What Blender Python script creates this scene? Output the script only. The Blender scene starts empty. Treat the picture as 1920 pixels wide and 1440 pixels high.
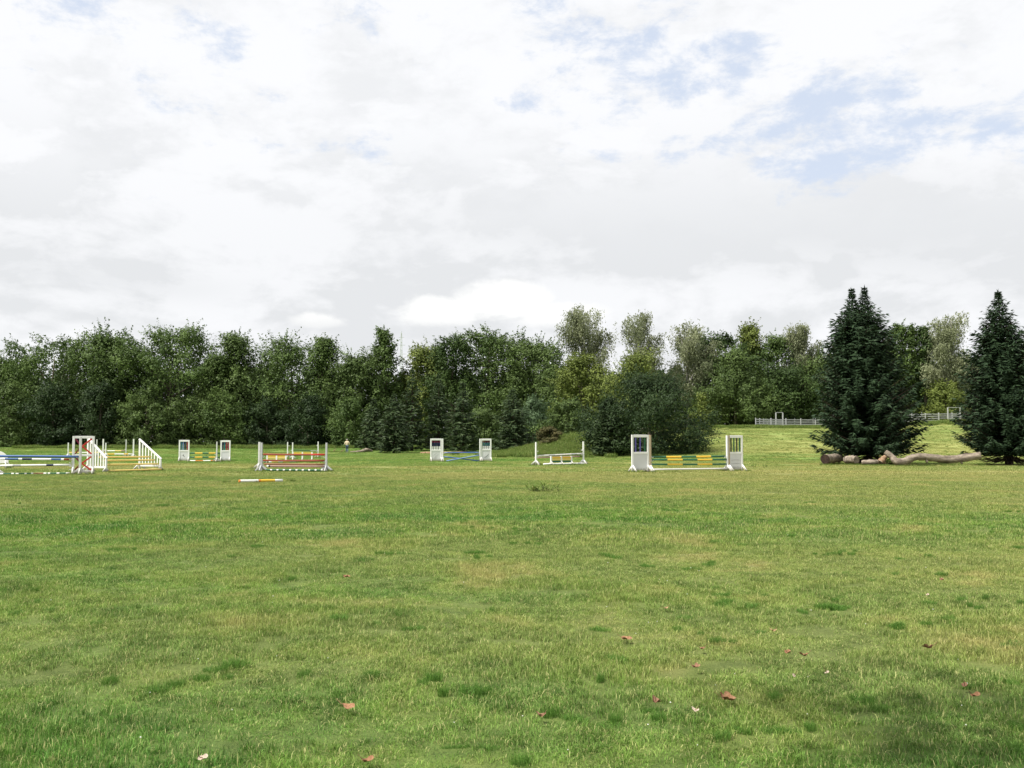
import bpy, math, random
import numpy as np
from mathutils import Vector, Matrix, Euler

SC = bpy.context.scene
COL = SC.collection
PI = math.pi

# ------------------------------------------------------------------ camera
EYE = 1.65
FPX = 1884.0                       # focal length in photograph pixels (1920 wide)
PITCH = math.atan(108 / FPX)       # horizon at y = 828 of 1440
cd = bpy.data.cameras.new('camera')
cd.sensor_width = 36.0
cd.lens = 36.0 * FPX / 1920.0
cd.clip_start = 0.1
cd.clip_end = 6000
cam = bpy.data.objects.new('camera', cd)
cam.location = (0, 0, EYE)
cam.rotation_euler = (PI / 2 + PITCH, 0, 0)
COL.objects.link(cam)
SC.camera = cam

# ------------------------------------------------------------------ light
SUN_DIR = Vector((-0.50, -0.25, 0.84)).normalized()     # towards the sun
sl = bpy.data.lights.new('sun', 'SUN')
sl.energy = 4.6
sl.angle = math.radians(0.9)
sl.color = (1.0, 0.955, 0.88)
sun = bpy.data.objects.new('sun', sl)
sun.location = (-40, -30, 60)
sun.rotation_euler = (-SUN_DIR).to_track_quat('-Z', 'Y').to_euler()
COL.objects.link(sun)

SC.view_settings.view_transform = 'Standard'
SC.view_settings.look = 'None'
SC.view_settings.gamma = 1.0
SC.view_settings.exposure = 0.52
SC.view_settings.use_curve_mapping = False
SC.cycles.max_bounces = 6
SC.cycles.diffuse_bounces = 3
SC.cycles.transmission_bounces = 4
SC.cycles.use_denoising = True
SC.cycles.use_adaptive_sampling = True
SC.cycles.adaptive_threshold = 0.015


class NT:
    """small helper around a node tree"""
    def __init__(self, nt):
        self.nt = nt

    def n(self, typ, **kw):
        nd = self.nt.nodes.new(typ)
        for k, v in kw.items():
            setattr(nd, k, v)
        return nd

    def l(self, a, b):
        self.nt.links.new(a, b)

    def set(self, sock, v):
        if hasattr(v, 'is_output') or isinstance(v, bpy.types.NodeSocket):
            self.l(v, sock)
        else:
            sock.default_value = v

    def math(self, op, a, b=0.0, c=0.0, clamp=False):
        nd = self.n('ShaderNodeMath', operation=op, use_clamp=clamp)
        self.set(nd.inputs[0], a)
        self.set(nd.inputs[1], b)
        self.set(nd.inputs[2], c)
        return nd.outputs[0]

    def mix(self, f, a, b):
        nd = self.n('ShaderNodeMix', data_type='RGBA')
        self.set(nd.inputs[0], f)
        self.set(nd.inputs[6], a if not isinstance(a, tuple) else (*a[:3], 1))
        self.set(nd.inputs[7], b if not isinstance(b, tuple) else (*b[:3], 1))
        return nd.outputs[2]

    def noise(self, vec, scale, detail=4, rough=0.55, dist=0.0):
        nd = self.n('ShaderNodeTexNoise')
        if vec is not None:
            self.l(vec, nd.inputs['Vector'])
        nd.inputs['Scale'].default_value = scale
        nd.inputs['Detail'].default_value = detail
        nd.inputs['Roughness'].default_value = rough
        nd.inputs['Distortion'].default_value = dist
        return nd.outputs[0]

    def ss(self, v, a, b, lo=0.0, hi=1.0):
        nd = self.n('ShaderNodeMapRange', interpolation_type='SMOOTHSTEP')
        self.set(nd.inputs[0], v)
        nd.inputs[1].default_value = a
        nd.inputs[2].default_value = b
        nd.inputs[3].default_value = lo
        nd.inputs[4].default_value = hi
        return nd.outputs[0]

    def comb(self, x, y, z):
        nd = self.n('ShaderNodeCombineXYZ')
        self.set(nd.inputs[0], x)
        self.set(nd.inputs[1], y)
        self.set(nd.inputs[2], z)
        return nd.outputs[0]


# sky: physical sky with a broken sheet of cloud, laid out by direction
world = bpy.data.worlds.new('World')
SC.world = world
world.use_nodes = True
wt = world.node_tree
wt.nodes.clear()
W = NT(wt)
out = W.n('ShaderNodeOutputWorld')
bg = W.n('ShaderNodeBackground')
bg.inputs[1].default_value = 0.1
W.l(bg.outputs[0], out.inputs[0])
sky = W.n('ShaderNodeTexSky', sky_type='NISHITA')
sky.sun_disc = False
sky.sun_elevation = math.asin(SUN_DIR.z)
sky.sun_rotation = math.atan2(SUN_DIR.x, SUN_DIR.y)
sky.air_density = 1.0
sky.dust_density = 2.0
tc = W.n('ShaderNodeTexCoord')
sep = W.n('ShaderNodeSeparateXYZ')
W.l(tc.outputs['Generated'], sep.inputs[0])
dx, dy, dz = sep.outputs
zc = W.math('ADD', W.math('MAXIMUM', dz, 0.0), 0.11)
px_ = W.math('DIVIDE', dx, zc)
py_ = W.math('DIVIDE', dy, zc)
P = W.comb(px_, py_, 0.0)
az = W.math('ARCTAN2', dx, dy)
el = W.math('ARCSINE', dz)
AE = W.comb(az, W.math('MULTIPLY', el, 1.8), 3.7)


def ell(a0, e0, ra, re, tilt=0.0):
    """1 at the middle of an ellipse of sky, falling to 0 outside it"""
    da = W.math('SUBTRACT', az, a0)
    de = W.math('SUBTRACT', W.math('SUBTRACT', el, e0), W.math('MULTIPLY', da, tilt))
    a = W.math('POWER', W.math('ABSOLUTE', W.math('DIVIDE', da, ra)), 2.0)
    b = W.math('POWER', W.math('ABSOLUTE', W.math('DIVIDE', de, re)), 2.0)
    return W.math('EXPONENT', W.math('MULTIPLY', W.math('ADD', a, b), -1.0))


nb = W.noise(P, 1.9, 9, 0.58, 0.12)
na = W.noise(AE, 12.0, 9, 0.66, 0.15)
cov = W.math('ADD', W.math('MULTIPLY', nb, 0.45), W.math('MULTIPLY', na, 0.55))
hole = W.math('ADD', W.math('ADD',
              W.math('MULTIPLY', ell(0.17, 0.345, 0.26, 0.085, -0.25), 0.155),
              W.math('MULTIPLY', ell(0.42, 0.275, 0.17, 0.065, -0.10), 0.165)),
              W.math('MULTIPLY', ell(-0.45, 0.37, 0.14, 0.08, 0.1), 0.17))
cov = W.math('ADD', W.math('MULTIPLY', W.math('SUBTRACT', cov, 0.5), 1.75), 0.5)
low = W.ss(el, 0.27, 0.19, 0.0, 0.20)
cov = W.math('SUBTRACT', W.math('ADD', W.math('ADD', cov, 0.165), low), hole)
cover = W.ss(cov, 0.36, 0.56)
cover = W.math('MULTIPLY', cover, 0.97)
# brightness of the cloud sheet: soft grey undersides and white tops
nsh = W.noise(W.comb(az, W.math('MULTIPLY', el, 2.3), 9.1), 5.5, 9, 0.58, 0.4)
shade = W.ss(W.math('ADD', W.math('MULTIPLY', nsh, 0.6), W.math('MULTIPLY', W.noise(AE, 15.0, 8, 0.6, 0.2), 0.4)), 0.39, 0.57)
grey = W.math('ADD', W.math('MULTIPLY', ell(0.13, 0.218, 0.20, 0.035), 0.75),
              W.math('ADD', W.math('MULTIPLY', ell(-0.40, 0.150, 0.12, 0.015, -0.06), 0.6),
                     W.math('ADD', W.math('MULTIPLY', ell(0.42, 0.185, 0.22, 0.05, -0.1), 0.8),
                            W.math('MULTIPLY', ell(-0.2, 0.17, 0.5, 0.07), 0.22))))
shade = W.math('SUBTRACT', shade, grey, clamp=True)
upper = W.ss(el, 0.16, 0.34)
nsu = W.noise(AE, 8.0, 9, 0.62, 0.15)
shade = W.math('MAXIMUM', shade, W.math('MULTIPLY', upper, W.ss(nsu, 0.36, 0.58, 0.42, 1.0)))
cloudc = W.mix(shade, (5.62, 5.72, 5.84), (6.9, 6.95, 7.08))
# cumulus heaps low over the trees
nq = W.noise(AE, 26.0, 7, 0.6, 0.3)
wob = W.math('MULTIPLY', W.math('SUBTRACT', nq, 0.5), 0.75)
cum = W.math('MAXIMUM', ell(-0.01, 0.140, 0.062, 0.026), W.math('MAXIMUM',
             W.math('MULTIPLY', ell(-0.075, 0.128, 0.055, 0.020), 1.0),
             W.math('MAXIMUM', W.math('MULTIPLY', ell(0.045, 0.126, 0.07, 0.018), 0.85),
                    W.math('MULTIPLY', ell(-0.19, 0.118, 0.05, 0.012), 0.7))))
cumf = W.ss(W.math('ADD', cum, wob), 0.42, 0.70, 0.0, 0.85)
cumf = W.math('MULTIPLY', cumf, W.ss(el, 0.100, 0.125))
cloudc = W.mix(cumf, cloudc, (7.4, 7.4, 7.3))
bluec = W.mix(0.85, sky.outputs[0], (5.2, 5.75, 6.75))
skyc = W.mix(cover, bluec, cloudc)
# below the horizon: the dim green-grey of land
skyc = W.mix(W.ss(dz, -0.06, -0.01), (1.2, 1.35, 0.9), skyc)
W.l(skyc, bg.inputs[0])

# ------------------------------------------------------------------ helpers
CP, SP = math.cos(PITCH), math.sin(PITCH)


def at(px, py, Y):
    """world point seen at photograph pixel (px, py) at distance Y"""
    u = (px - 960) / FPX
    v = (720 - py) / FPX
    d = Vector((u, CP - v * SP, SP + v * CP))
    return Vector((0, 0, EYE)) + d * (Y / d.y)


def gd(py):
    """distance of flat ground seen at row py"""
    v = (720 - py) / FPX
    return -EYE * (CP - v * SP) / (SP + v * CP)


def sstep(a, b, x):
    t = np.clip((x - a) / (b - a), 0, 1)
    return t * t * (3 - 2 * t)


def terrain(x, y):
    x = np.asarray(x, float)
    y = np.asarray(y, float)
    h = 0.78 * sstep(110, 168, y) * (1 - sstep(6, 26, x))
    h = h + 3.75 * sstep(86, 152, y) * sstep(7, 27, x)
    h = h + 1.15 * sstep(45, 72, x) * sstep(100, 160, y)
    h = h + 2.3 * np.exp(-((x - 8.5) / 6.0) ** 2 - ((y - 121) / 10.0) ** 2)
    h = h + 0.02 * np.sin(x * 0.9 + 0.4 * y) * np.sin(y * 0.7 + 1.3) + 0.02 * np.sin(x * 0.31 - y * 0.23)
    return h


def tz(x, y):
    return float(terrain(x, y))


def ground_pt(px, Y):
    p = at(px, 860, Y)
    return Vector((p.x, Y, tz(p.x, Y)))


def tag(o, label=None, cat=None, group=None, kind=None):
    if label:
        o['label'] = label
    if cat:
        o['category'] = cat
    if group:
        o['group'] = group
    if kind:
        o['kind'] = kind
    return o


def empty(name, loc, rz=0.0, label=None, cat=None, group=None):
    o = bpy.data.objects.new(name, None)
    o.empty_display_size = 0.2
    o.location = loc
    o.rotation_euler = (0, 0, rz)
    COL.objects.link(o)
    return tag(o, label, cat, group)


def link(name, me, parent=None, loc=(0, 0, 0), rot=(0, 0, 0)):
    o = bpy.data.objects.new(name, me)
    o.location = loc
    o.rotation_euler = rot
    COL.objects.link(o)
    if parent is not None:
        o.parent = parent
    return o


class MB:
    """collects simple solids into one mesh"""
    def __init__(self):
        self.v, self.f, self.m = [], [], []

    def add(self, vs, fs, mi=0):
        b = len(self.v)
        self.v += [tuple(v) for v in vs]
        for f in fs:
            self.f.append(tuple(b + i for i in f))
            self.m.append(mi)
        return self

    def bar(self, p0, p1, w, h, mi=0, up=(0, 0, 1), taper=1.0):
        """box beam from p0 to p1; w across, h along 'up'"""
        p0, p1 = Vector(p0), Vector(p1)
        d = (p1 - p0).normalized()
        u = Vector(up)
        s = d.cross(u)
        if s.length < 1e-4:
            s = d.cross(Vector((0, 1, 0)))
        s.normalize()
        u = s.cross(d).normalized()
        c = 0.12 * min(w, h)
        prof = [(-w / 2 + c, -h / 2), (w / 2 - c, -h / 2), (w / 2, -h / 2 + c), (w / 2, h / 2 - c),
                (w / 2 - c, h / 2), (-w / 2 + c, h / 2), (-w / 2, h / 2 - c), (-w / 2, -h / 2 + c)]
        vs = [p0 + s * a + u * b for a, b in prof] + [p1 + s * a * taper + u * b * taper for a, b in prof]
        n = 8
        fs = [tuple(range(n))[::-1], tuple(range(n, 2 * n))]
        fs += [(i, (i + 1) % n, n + (i + 1) % n, n + i) for i in range(n)]
        return self.add(vs, fs, mi)

    def tube(self, pts, rad, n=8, mi=0, cap=True, squash=None, mats=None, jit=0.0, rng=None):
        pts = [Vector(p) for p in pts]
        rings = []
        prev = None
        for i, p in enumerate(pts):
            d = (pts[min(i + 1, len(pts) - 1)] - pts[max(i - 1, 0)])
            if d.length < 1e-7:
                d = prev if prev else Vector((0, 0, 1))
            d.normalize()
            if i == 0:
                s = d.orthogonal().normalized()
            else:
                s = (s - d * s.dot(d)).normalized()
            u = d.cross(s)
            prev = d
            ring = []
            for k in range(n):
                a = 2 * PI * k / n
                r = rad[i] * (1 + (rng.uniform(-jit, jit) if rng else 0))
                ring.append(p + s * (math.cos(a) * r) + u * (math.sin(a) * r))
            rings.append(ring)
        b = len(self.v)
        for r in rings:
            self.v += [tuple(q) for q in r]
        for i in range(len(rings) - 1):
            for k in range(n):
                k2 = (k + 1) % n
                self.f.append((b + i * n + k, b + i * n + k2, b + (i + 1) * n + k2, b + (i + 1) * n + k))
                self.m.append(mats[i] if mats else mi)
        if cap:
            self.f.append(tuple(b + k for k in range(n))[::-1])
            self.m.append(mats[0] if mats else mi)
            self.f.append(tuple(b + (len(rings) - 1) * n + k for k in range(n)))
            self.m.append(mats[-1] if mats else mi)
        return self

    def prism(self, poly, y0, y1, mi=0):
        """polygon in x,z pushed from y0 to y1"""
        n = len(poly)
        vs = [(x, y0, z) for x, z in poly] + [(x, y1, z) for x, z in poly]
        fs = [tuple(range(n)), tuple(range(n, 2 * n))[::-1]]
        fs += [(i, n + i, n + (i + 1) % n, (i + 1) % n) for i in range(n)]
        return self.add(vs, fs, mi)

    def mesh(self, name, mats, smooth=False):
        me = bpy.data.meshes.new(name)
        me.from_pydata(self.v, [], self.f)
        for m in (mats if isinstance(mats, (list, tuple)) else [mats]):
            me.materials.append(m)
        me.polygons.foreach_set('material_index', self.m)
        if smooth:
            me.polygons.foreach_set('use_smooth', [True] * len(me.polygons))
        me.update()
        return me

    def build(self, name, mats, parent=None, loc=(0, 0, 0), rot=(0, 0, 0), smooth=False):
        return link(name, self.mesh(name, mats, smooth), parent, loc, rot)


# ------------------------------------------------------------------ materials
def base_mat(name):
    m = bpy.data.materials.new(name)
    m.use_nodes = True
    m.node_tree.nodes.clear()
    T = NT(m.node_tree)
    o = T.n('ShaderNodeOutputMaterial')
    return m, T, o


def paint(name, col, rough=0.5, worn=(0.35, 0.31, 0.25), amt=0.35, scale=5.0, spec=0.35, mud=0.0):
    """weathered painted timber"""
    m, T, o = base_mat(name)
    b = T.n('ShaderNodeBsdfPrincipled')
    t = T.n('ShaderNodeTexCoord')
    oi = T.n('ShaderNodeObjectInfo')
    vec = T.n('ShaderNodeVectorMath', operation='ADD')
    T.l(t.outputs['Object'], vec.inputs[0])
    T.l(oi.outputs['Location'], vec.inputs[1])
    n1 = T.noise(vec.outputs[0], scale, 6, 0.65)
    n2 = T.noise(vec.outputs[0], scale * 7, 3, 0.6)
    f = T.math('MULTIPLY', T.ss(T.math('ADD', T.math('MULTIPLY', n1, 0.7), T.math('MULTIPLY', n2, 0.3)), 0.48, 0.72), amt)
    c = T.mix(f, col, worn)
    if mud:
        g = T.n('ShaderNodeNewGeometry')
        sp = T.n('ShaderNodeSeparateXYZ')
        T.l(g.outputs['Position'], sp.inputs[0])
        low = T.ss(T.math('ADD', sp.outputs[2], T.math('MULTIPLY', n2, -0.30)), 0.16, -0.08)
        c = T.mix(T.math('MULTIPLY', low, mud), c, (0.16, 0.14, 0.075))
    T.l(c, b.inputs['Base Color'])
    T.set(b.inputs['Roughness'], T.math('ADD', rough, T.math('MULTIPLY', n2, 0.15)))
    b.inputs['Specular IOR Level'].default_value = spec
    bp = T.n('ShaderNodeBump')
    bp.inputs['Strength'].default_value = 0.25
    bp.inputs['Distance'].default_value = 0.004
    T.l(n2, bp.inputs['Height'])
    T.l(bp.outputs[0], b.inputs['Normal'])
    T.l(b.outputs[0], o.inputs[0])
    return m


def bark(name, c1, c2, scale=6.0, stretch=0.25, bump=0.6, along=1.0):
    m, T, o = base_mat(name)
    b = T.n('ShaderNodeBsdfPrincipled')
    t = T.n('ShaderNodeTexCoord')
    mp = T.n('ShaderNodeMapping')
    mp.inputs['Scale'].default_value = (along, 1, stretch)
    T.l(t.outputs['Object'], mp.inputs[0])
    n1 = T.noise(mp.outputs[0], scale, 7, 0.65, 0.4)
    n2 = T.noise(t.outputs['Object'], scale * 0.4, 4, 0.6)
    c = T.mix(T.ss(n1, 0.35, 0.68), c1, c2)
    c = T.mix(T.ss(n2, 0.45, 0.75, 0, 0.5), c, tuple(x * 0.45 for x in c1))
    T.l(c, b.inputs['Base Color'])
    b.inputs['Roughness'].default_value = 0.9
    b.inputs['Specular IOR Level'].default_value = 0.15
    bp = T.n('ShaderNodeBump')
    bp.inputs['Strength'].default_value = bump
    bp.inputs['Distance'].default_value = 0.03
    T.l(n1, bp.inputs['Height'])
    T.l(bp.outputs[0], b.inputs['Normal'])
    T.l(b.outputs[0], o.inputs[0])
    return m


def leafmat(name, c1, c2, trans=0.22, c3=None, spec=0.16):
    """foliage: colour differs from clump to clump and leaf to leaf"""
    m, T, o = base_mat(name)
    a = T.n('ShaderNodeAttribute', attribute_name='tint')
    f = a.outputs['Fac']
    c = T.mix(f, c1, c2)
    if c3:
        c = T.mix(T.ss(f, 0.86, 1.0, 0, 0.8), c, c3)
    d = T.n('ShaderNodeBsdfPrincipled')
    d.inputs['Roughness'].default_value = 0.55
    d.inputs['Specular IOR Level'].default_value = spec
    T.l(c, d.inputs['Base Color'])
    tr = T.n('ShaderNodeBsdfTranslucent')
    T.l(T.mix(0.5, c, tuple(min(1, x * 1.25) for x in c2)), tr.inputs[0])
    mx = T.n('ShaderNodeMixShader')
    mx.inputs[0].default_value = trans
    T.l(d.outputs[0], mx.inputs[1])
    T.l(tr.outputs[0], mx.inputs[2])
    T.l(mx.outputs[0], o.inputs[0])
    return m


M = {}
M['white'] = paint('white_paint', (0.80, 0.80, 0.78), 0.45, (0.50, 0.49, 0.44), 0.40, 3.0, mud=0.75)
M['offwhite'] = paint('greyed_white_paint', (0.60, 0.60, 0.58), 0.55, (0.36, 0.34, 0.29), 0.60, 4.0, mud=0.75)
M['whitepole'] = paint('white_pole_paint', (0.80, 0.80, 0.77), 0.45, (0.52, 0.50, 0.44), 0.40, 6.0)
M['offpole'] = paint('greyed_white_pole_paint', (0.64, 0.63, 0.60), 0.55, (0.40, 0.37, 0.31), 0.5, 6.0)
M['panel'] = paint('panel_white_paint', (0.66, 0.66, 0.67), 0.5, (0.48, 0.47, 0.45), 0.40, 2.0, mud=0.7)
M['greypost'] = paint('weathered_grey_paint', (0.42, 0.43, 0.44), 0.6, (0.25, 0.23, 0.20), 0.5, 6.0)
M['tan'] = paint('tan_timber', (0.42, 0.34, 0.23), 0.7, (0.22, 0.17, 0.11), 0.4, 6.0)  # plain tan tone for one cup post and one inner stile
M['green'] = paint('green_paint', (0.018, 0.115, 0.055), 0.4, (0.06, 0.13, 0.08), 0.4)
M['yellow'] = paint('yellow_paint', (0.72, 0.46, 0.045), 0.45, (0.50, 0.38, 0.14), 0.4)
M['cream'] = paint('pale_yellow_paint', (0.74, 0.55, 0.17), 0.5, (0.62, 0.52, 0.30), 0.5)
M['orange'] = paint('orange_paint', (0.62, 0.20, 0.03), 0.45, (0.45, 0.22, 0.08), 0.4)
M['red'] = paint('red_paint', (0.52, 0.035, 0.025), 0.45, (0.36, 0.09, 0.06), 0.35)
M['rust'] = paint('rust_red_paint', (0.235, 0.045, 0.020), 0.55, (0.20, 0.085, 0.05), 0.5)
M['brown'] = paint('brown_paint', (0.24, 0.105, 0.055), 0.55, (0.20, 0.14, 0.09), 0.5)
M['mauve'] = paint('faded_mauve_paint', (0.34, 0.215, 0.19), 0.6, (0.28, 0.20, 0.16), 0.5)
M['blue'] = paint('blue_paint', (0.05, 0.115, 0.30), 0.4, (0.13, 0.19, 0.30), 0.45)
M['paleblue'] = paint('pale_blue_paint', (0.16, 0.25, 0.42), 0.45, (0.22, 0.28, 0.38), 0.5)
M['navy'] = paint('navy_paint', (0.015, 0.022, 0.075), 0.45, (0.05, 0.05, 0.08), 0.4)
M['teal'] = paint('teal_paint', (0.02, 0.12, 0.17), 0.45, (0.06, 0.12, 0.15), 0.4)
M['maroon'] = paint('maroon_paint', (0.25, 0.02, 0.06), 0.45, (0.16, 0.05, 0.06), 0.4)
M['purple'] = paint('violet_paint', (0.11, 0.09, 0.33), 0.45, (0.13, 0.11, 0.25), 0.4)
M['black'] = paint('black_paint', (0.02, 0.025, 0.025), 0.45, (0.05, 0.05, 0.05), 0.4)
M['gap'] = paint('grey_mark', (0.30, 0.30, 0.31), 0.6, (0.25, 0.25, 0.25), 0.3)
M['fence'] = paint('fence_timber', (0.38, 0.39, 0.39), 0.7, (0.24, 0.24, 0.23), 0.6, 3.0)
M['fencegrey'] = paint('grey_fence_timber', (0.22, 0.23, 0.23), 0.7, (0.20, 0.20, 0.19), 0.6, 3.0)
M['log'] = bark('stripped_log', (0.135, 0.108, 0.085), (0.36, 0.305, 0.24), 5.5, 1.0, 1.0, 0.18)
M['logdark'] = bark('brown_log', (0.20, 0.12, 0.07), (0.34, 0.23, 0.15), 6.0, 0.6)
M['hollow'] = bark('hollow_shade_end', (0.028, 0.018, 0.015), (0.06, 0.04, 0.03), 9.0, 1.0)  # flat end disc; the shade inside the hollow is put into its near-black colour
M['bark'] = bark('grey_bark', (0.09, 0.075, 0.055), (0.17, 0.145, 0.11))
M['barkdark'] = bark('dark_bark', (0.045, 0.033, 0.024), (0.085, 0.065, 0.05))
M['birchbark'] = bark('birch_bark', (0.16, 0.15, 0.14), (0.62, 0.60, 0.56), 4.0, 2.0, 0.3)
M['metal'] = paint('hazed_steel', (0.55, 0.57, 0.60), 0.5, (0.48, 0.50, 0.52), 0.4)  # mast steel paled towards the sky: distance haze put into its colour
M['skin'] = paint('skin', (0.50, 0.30, 0.21), 0.55, (0.44, 0.24, 0.17), 0.3, 20)
M['jacket'] = paint('cream_jacket_cloth', (0.62, 0.52, 0.37), 0.85, (0.52, 0.42, 0.28), 0.4, 9, 0.1)
M['jeans'] = paint('denim', (0.075, 0.105, 0.165), 0.9, (0.13, 0.16, 0.20), 0.5, 9, 0.1)
M['hair'] = paint('grey_hair', (0.40, 0.38, 0.34), 0.8, (0.30, 0.28, 0.25), 0.5, 40, 0.1)
M['shoe'] = paint('grey_shoe', (0.15, 0.16, 0.17), 0.7, (0.10, 0.10, 0.10), 0.4, 20)

LEAF = {
    'dark': leafmat('dark_green_leaves', (0.0224, 0.0430, 0.0120), (0.0831, 0.1329, 0.0379)),
    'deep': leafmat('deep_green_leaves', (0.012, 0.027, 0.009), (0.044, 0.074, 0.024)),
    'mid': leafmat('mid_green_leaves', (0.0310, 0.0585, 0.0138), (0.1187, 0.1780, 0.0475)),
    'olive': leafmat('olive_leaves', (0.0344, 0.0585, 0.0145), (0.1282, 0.1875, 0.0548)),
    'yellow': leafmat('yellow_green_leaves', (0.0585, 0.0843, 0.0155), (0.2077, 0.2552, 0.0617)),
    'blue': leafmat('blue_green_leaves', (0.0292, 0.0550, 0.0258), (0.1068, 0.1638, 0.0784)),
    'brownish': leafmat('bronze_leaves', (0.0482, 0.0516, 0.0189), (0.1662, 0.1519, 0.0617), 0.25, (0.1720, 0.1032, 0.0430)),
    'birch': leafmat('silver_birch_leaves', (0.115, 0.140, 0.070), (0.310, 0.335, 0.200), 0.30),
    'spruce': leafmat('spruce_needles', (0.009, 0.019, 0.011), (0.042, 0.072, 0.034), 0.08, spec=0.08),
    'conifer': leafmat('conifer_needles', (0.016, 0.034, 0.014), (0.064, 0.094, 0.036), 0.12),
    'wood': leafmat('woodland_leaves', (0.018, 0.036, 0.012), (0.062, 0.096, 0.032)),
}


# grass colour: one field of greens, straw and worn ground shared by blades and soil
def grass_colour(T):
    g = T.n('ShaderNodeNewGeometry')
    s = T.n('ShaderNodeSeparateXYZ')
    T.l(g.outputs['Position'], s.inputs[0])
    x, y, z = s.outputs
    flat = T.comb(x, T.math('MULTIPLY', y, 0.8), 0.0)
    stretched = T.comb(T.math('MULTIPLY', x, 0.35), y, 5.0)
    n_big = T.noise(stretched, 0.10, 4, 0.6, 0.5)
    n_mid = T.noise(flat, 0.55, 5, 0.62, 0.4)
    n_fine = T.noise(flat, 3.2, 4, 0.65)
    green = T.mix(T.ss(n_fine, 0.30, 0.70), (0.080, 0.198, 0.021), (0.185, 0.368, 0.055))
    lush = T.mix(T.ss(n_fine, 0.35, 0.65), (0.036, 0.145, 0.016), (0.095, 0.280, 0.042))
    c = T.mix(T.ss(n_mid, 0.44, 0.58), green, lush)
    straw = T.mix(n_fine, (0.290, 0.300, 0.085), (0.460, 0.435, 0.170))
    band = T.math('MULTIPLY', T.ss(y, 17.0, 30.0), T.ss(y, 62.0, 105.0, 1.0, 0.0))
    right = T.math('MULTIPLY', T.ss(x, 2.0, 8.0), T.ss(y, 6.0, 10.0))
    dry = T.math('ADD', T.math('MULTIPLY', T.ss(n_big, 0.42, 0.66), 0.50),
                 T.math('ADD', T.math('MULTIPLY', T.ss(n_mid, 0.48, 0.30), 0.55),
                        T.math('ADD', T.math('MULTIPLY', band, 0.42), T.math('MULTIPLY', right, 0.18))))
    hill = T.math('MULTIPLY', T.ss(x, 10.0, 24.0), T.ss(y, 84.0, 112.0))
    dry = T.math('ADD', dry, T.math('MULTIPLY', hill, 0.50))
    dry = T.math('MULTIPLY', dry, T.ss(n_fine, 0.15, 0.62, 0.35, 1.0), clamp=True)
    c = T.mix(dry, c, straw)
    far = T.ss(y, 85.0, 125.0)
    c = T.mix(T.math('MULTIPLY', far, 0.45), c, (0.205, 0.290, 0.078))
    return c, n_fine, n_mid


def mk_grass():
    m, T, o = base_mat('grass_blades')
    c, nf, nm = grass_colour(T)
    a = T.n('ShaderNodeAttribute', attribute_name='tint')
    f = a.outputs['Fac']
    c = T.mix(T.ss(f, 0.80, 0.92, 0, 0.75), c, (0.40, 0.36, 0.17))
    hs = T.n('ShaderNodeHueSaturation')
    T.l(T.math('ADD', 0.52, T.math('MULTIPLY', f, 1.02)), hs.inputs['Value'])
    T.l(c, hs.inputs['Color'])
    c = hs.outputs[0]
    d = T.n('ShaderNodeBsdfPrincipled')
    d.inputs['Roughness'].default_value = 0.5
    d.inputs['Specular IOR Level'].default_value = 0.12
    T.l(c, d.inputs['Base Color'])
    tr = T.n('ShaderNodeBsdfTranslucent')
    T.l(c, tr.inputs[0])
    mx = T.n('ShaderNodeMixShader')
    mx.inputs[0].default_value = 0.33
    T.l(d.outputs[0], mx.inputs[1])
    T.l(tr.outputs[0], mx.inputs[2])
    T.l(mx.outputs[0], o.inputs[0])
    return m


def mk_ground():
    m, T, o = base_mat('turf')
    c, nf, nm = grass_colour(T)
    g = T.n('ShaderNodeNewGeometry')
    s = T.n('ShaderNodeSeparateXYZ')
    T.l(g.outputs['Position'], s.inputs[0])
    speck = T.noise(g.outputs['Position'], 38.0, 3, 0.7)
    soil = T.mix(T.ss(speck, 0.35, 0.7), (0.045, 0.042, 0.020), (0.105, 0.100, 0.040))
    c = T.mix(T.ss(s.outputs[1], 25, 110, 0.42, 0.80), soil, c)
    b = T.n('ShaderNodeBsdfPrincipled')
    b.inputs['Roughness'].default_value = 0.95
    b.inputs['Specular IOR Level'].default_value = 0.1
    T.l(c, b.inputs['Base Color'])
    bp = T.n('ShaderNodeBump')
    bp.inputs['Strength'].default_value = 0.8
    bp.inputs['Distance'].default_value = 0.05
    T.l(speck, bp.inputs['Height'])
    T.l(bp.outputs[0], b.inputs['Normal'])
    T.l(b.outputs[0], o.inputs[0])
    return m


M['blades'] = mk_grass()
M['tussock'] = leafmat('tussock_blades', (0.040, 0.115, 0.015), (0.150, 0.290, 0.050), 0.3)
M['rank'] = leafmat('rank_grass_blades', (0.075, 0.140, 0.026), (0.200, 0.260, 0.060), 0.3, (0.34, 0.30, 0.14))
M['turf'] = mk_ground()

# ------------------------------------------------------------------ ground
def axis(lo, hi, core_lo, core_hi, step):
    a = list(np.arange(core_lo, core_hi + 0.01, step))
    s, x = step, core_hi
    while x < hi:
        s *= 1.35
        x = min(hi, x + s)
        a.append(x)
    s, x = step, core_lo
    while x > lo:
        s *= 1.35
        x = max(lo, x - s)
        a.insert(0, x)
    return np.array(a)


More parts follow.
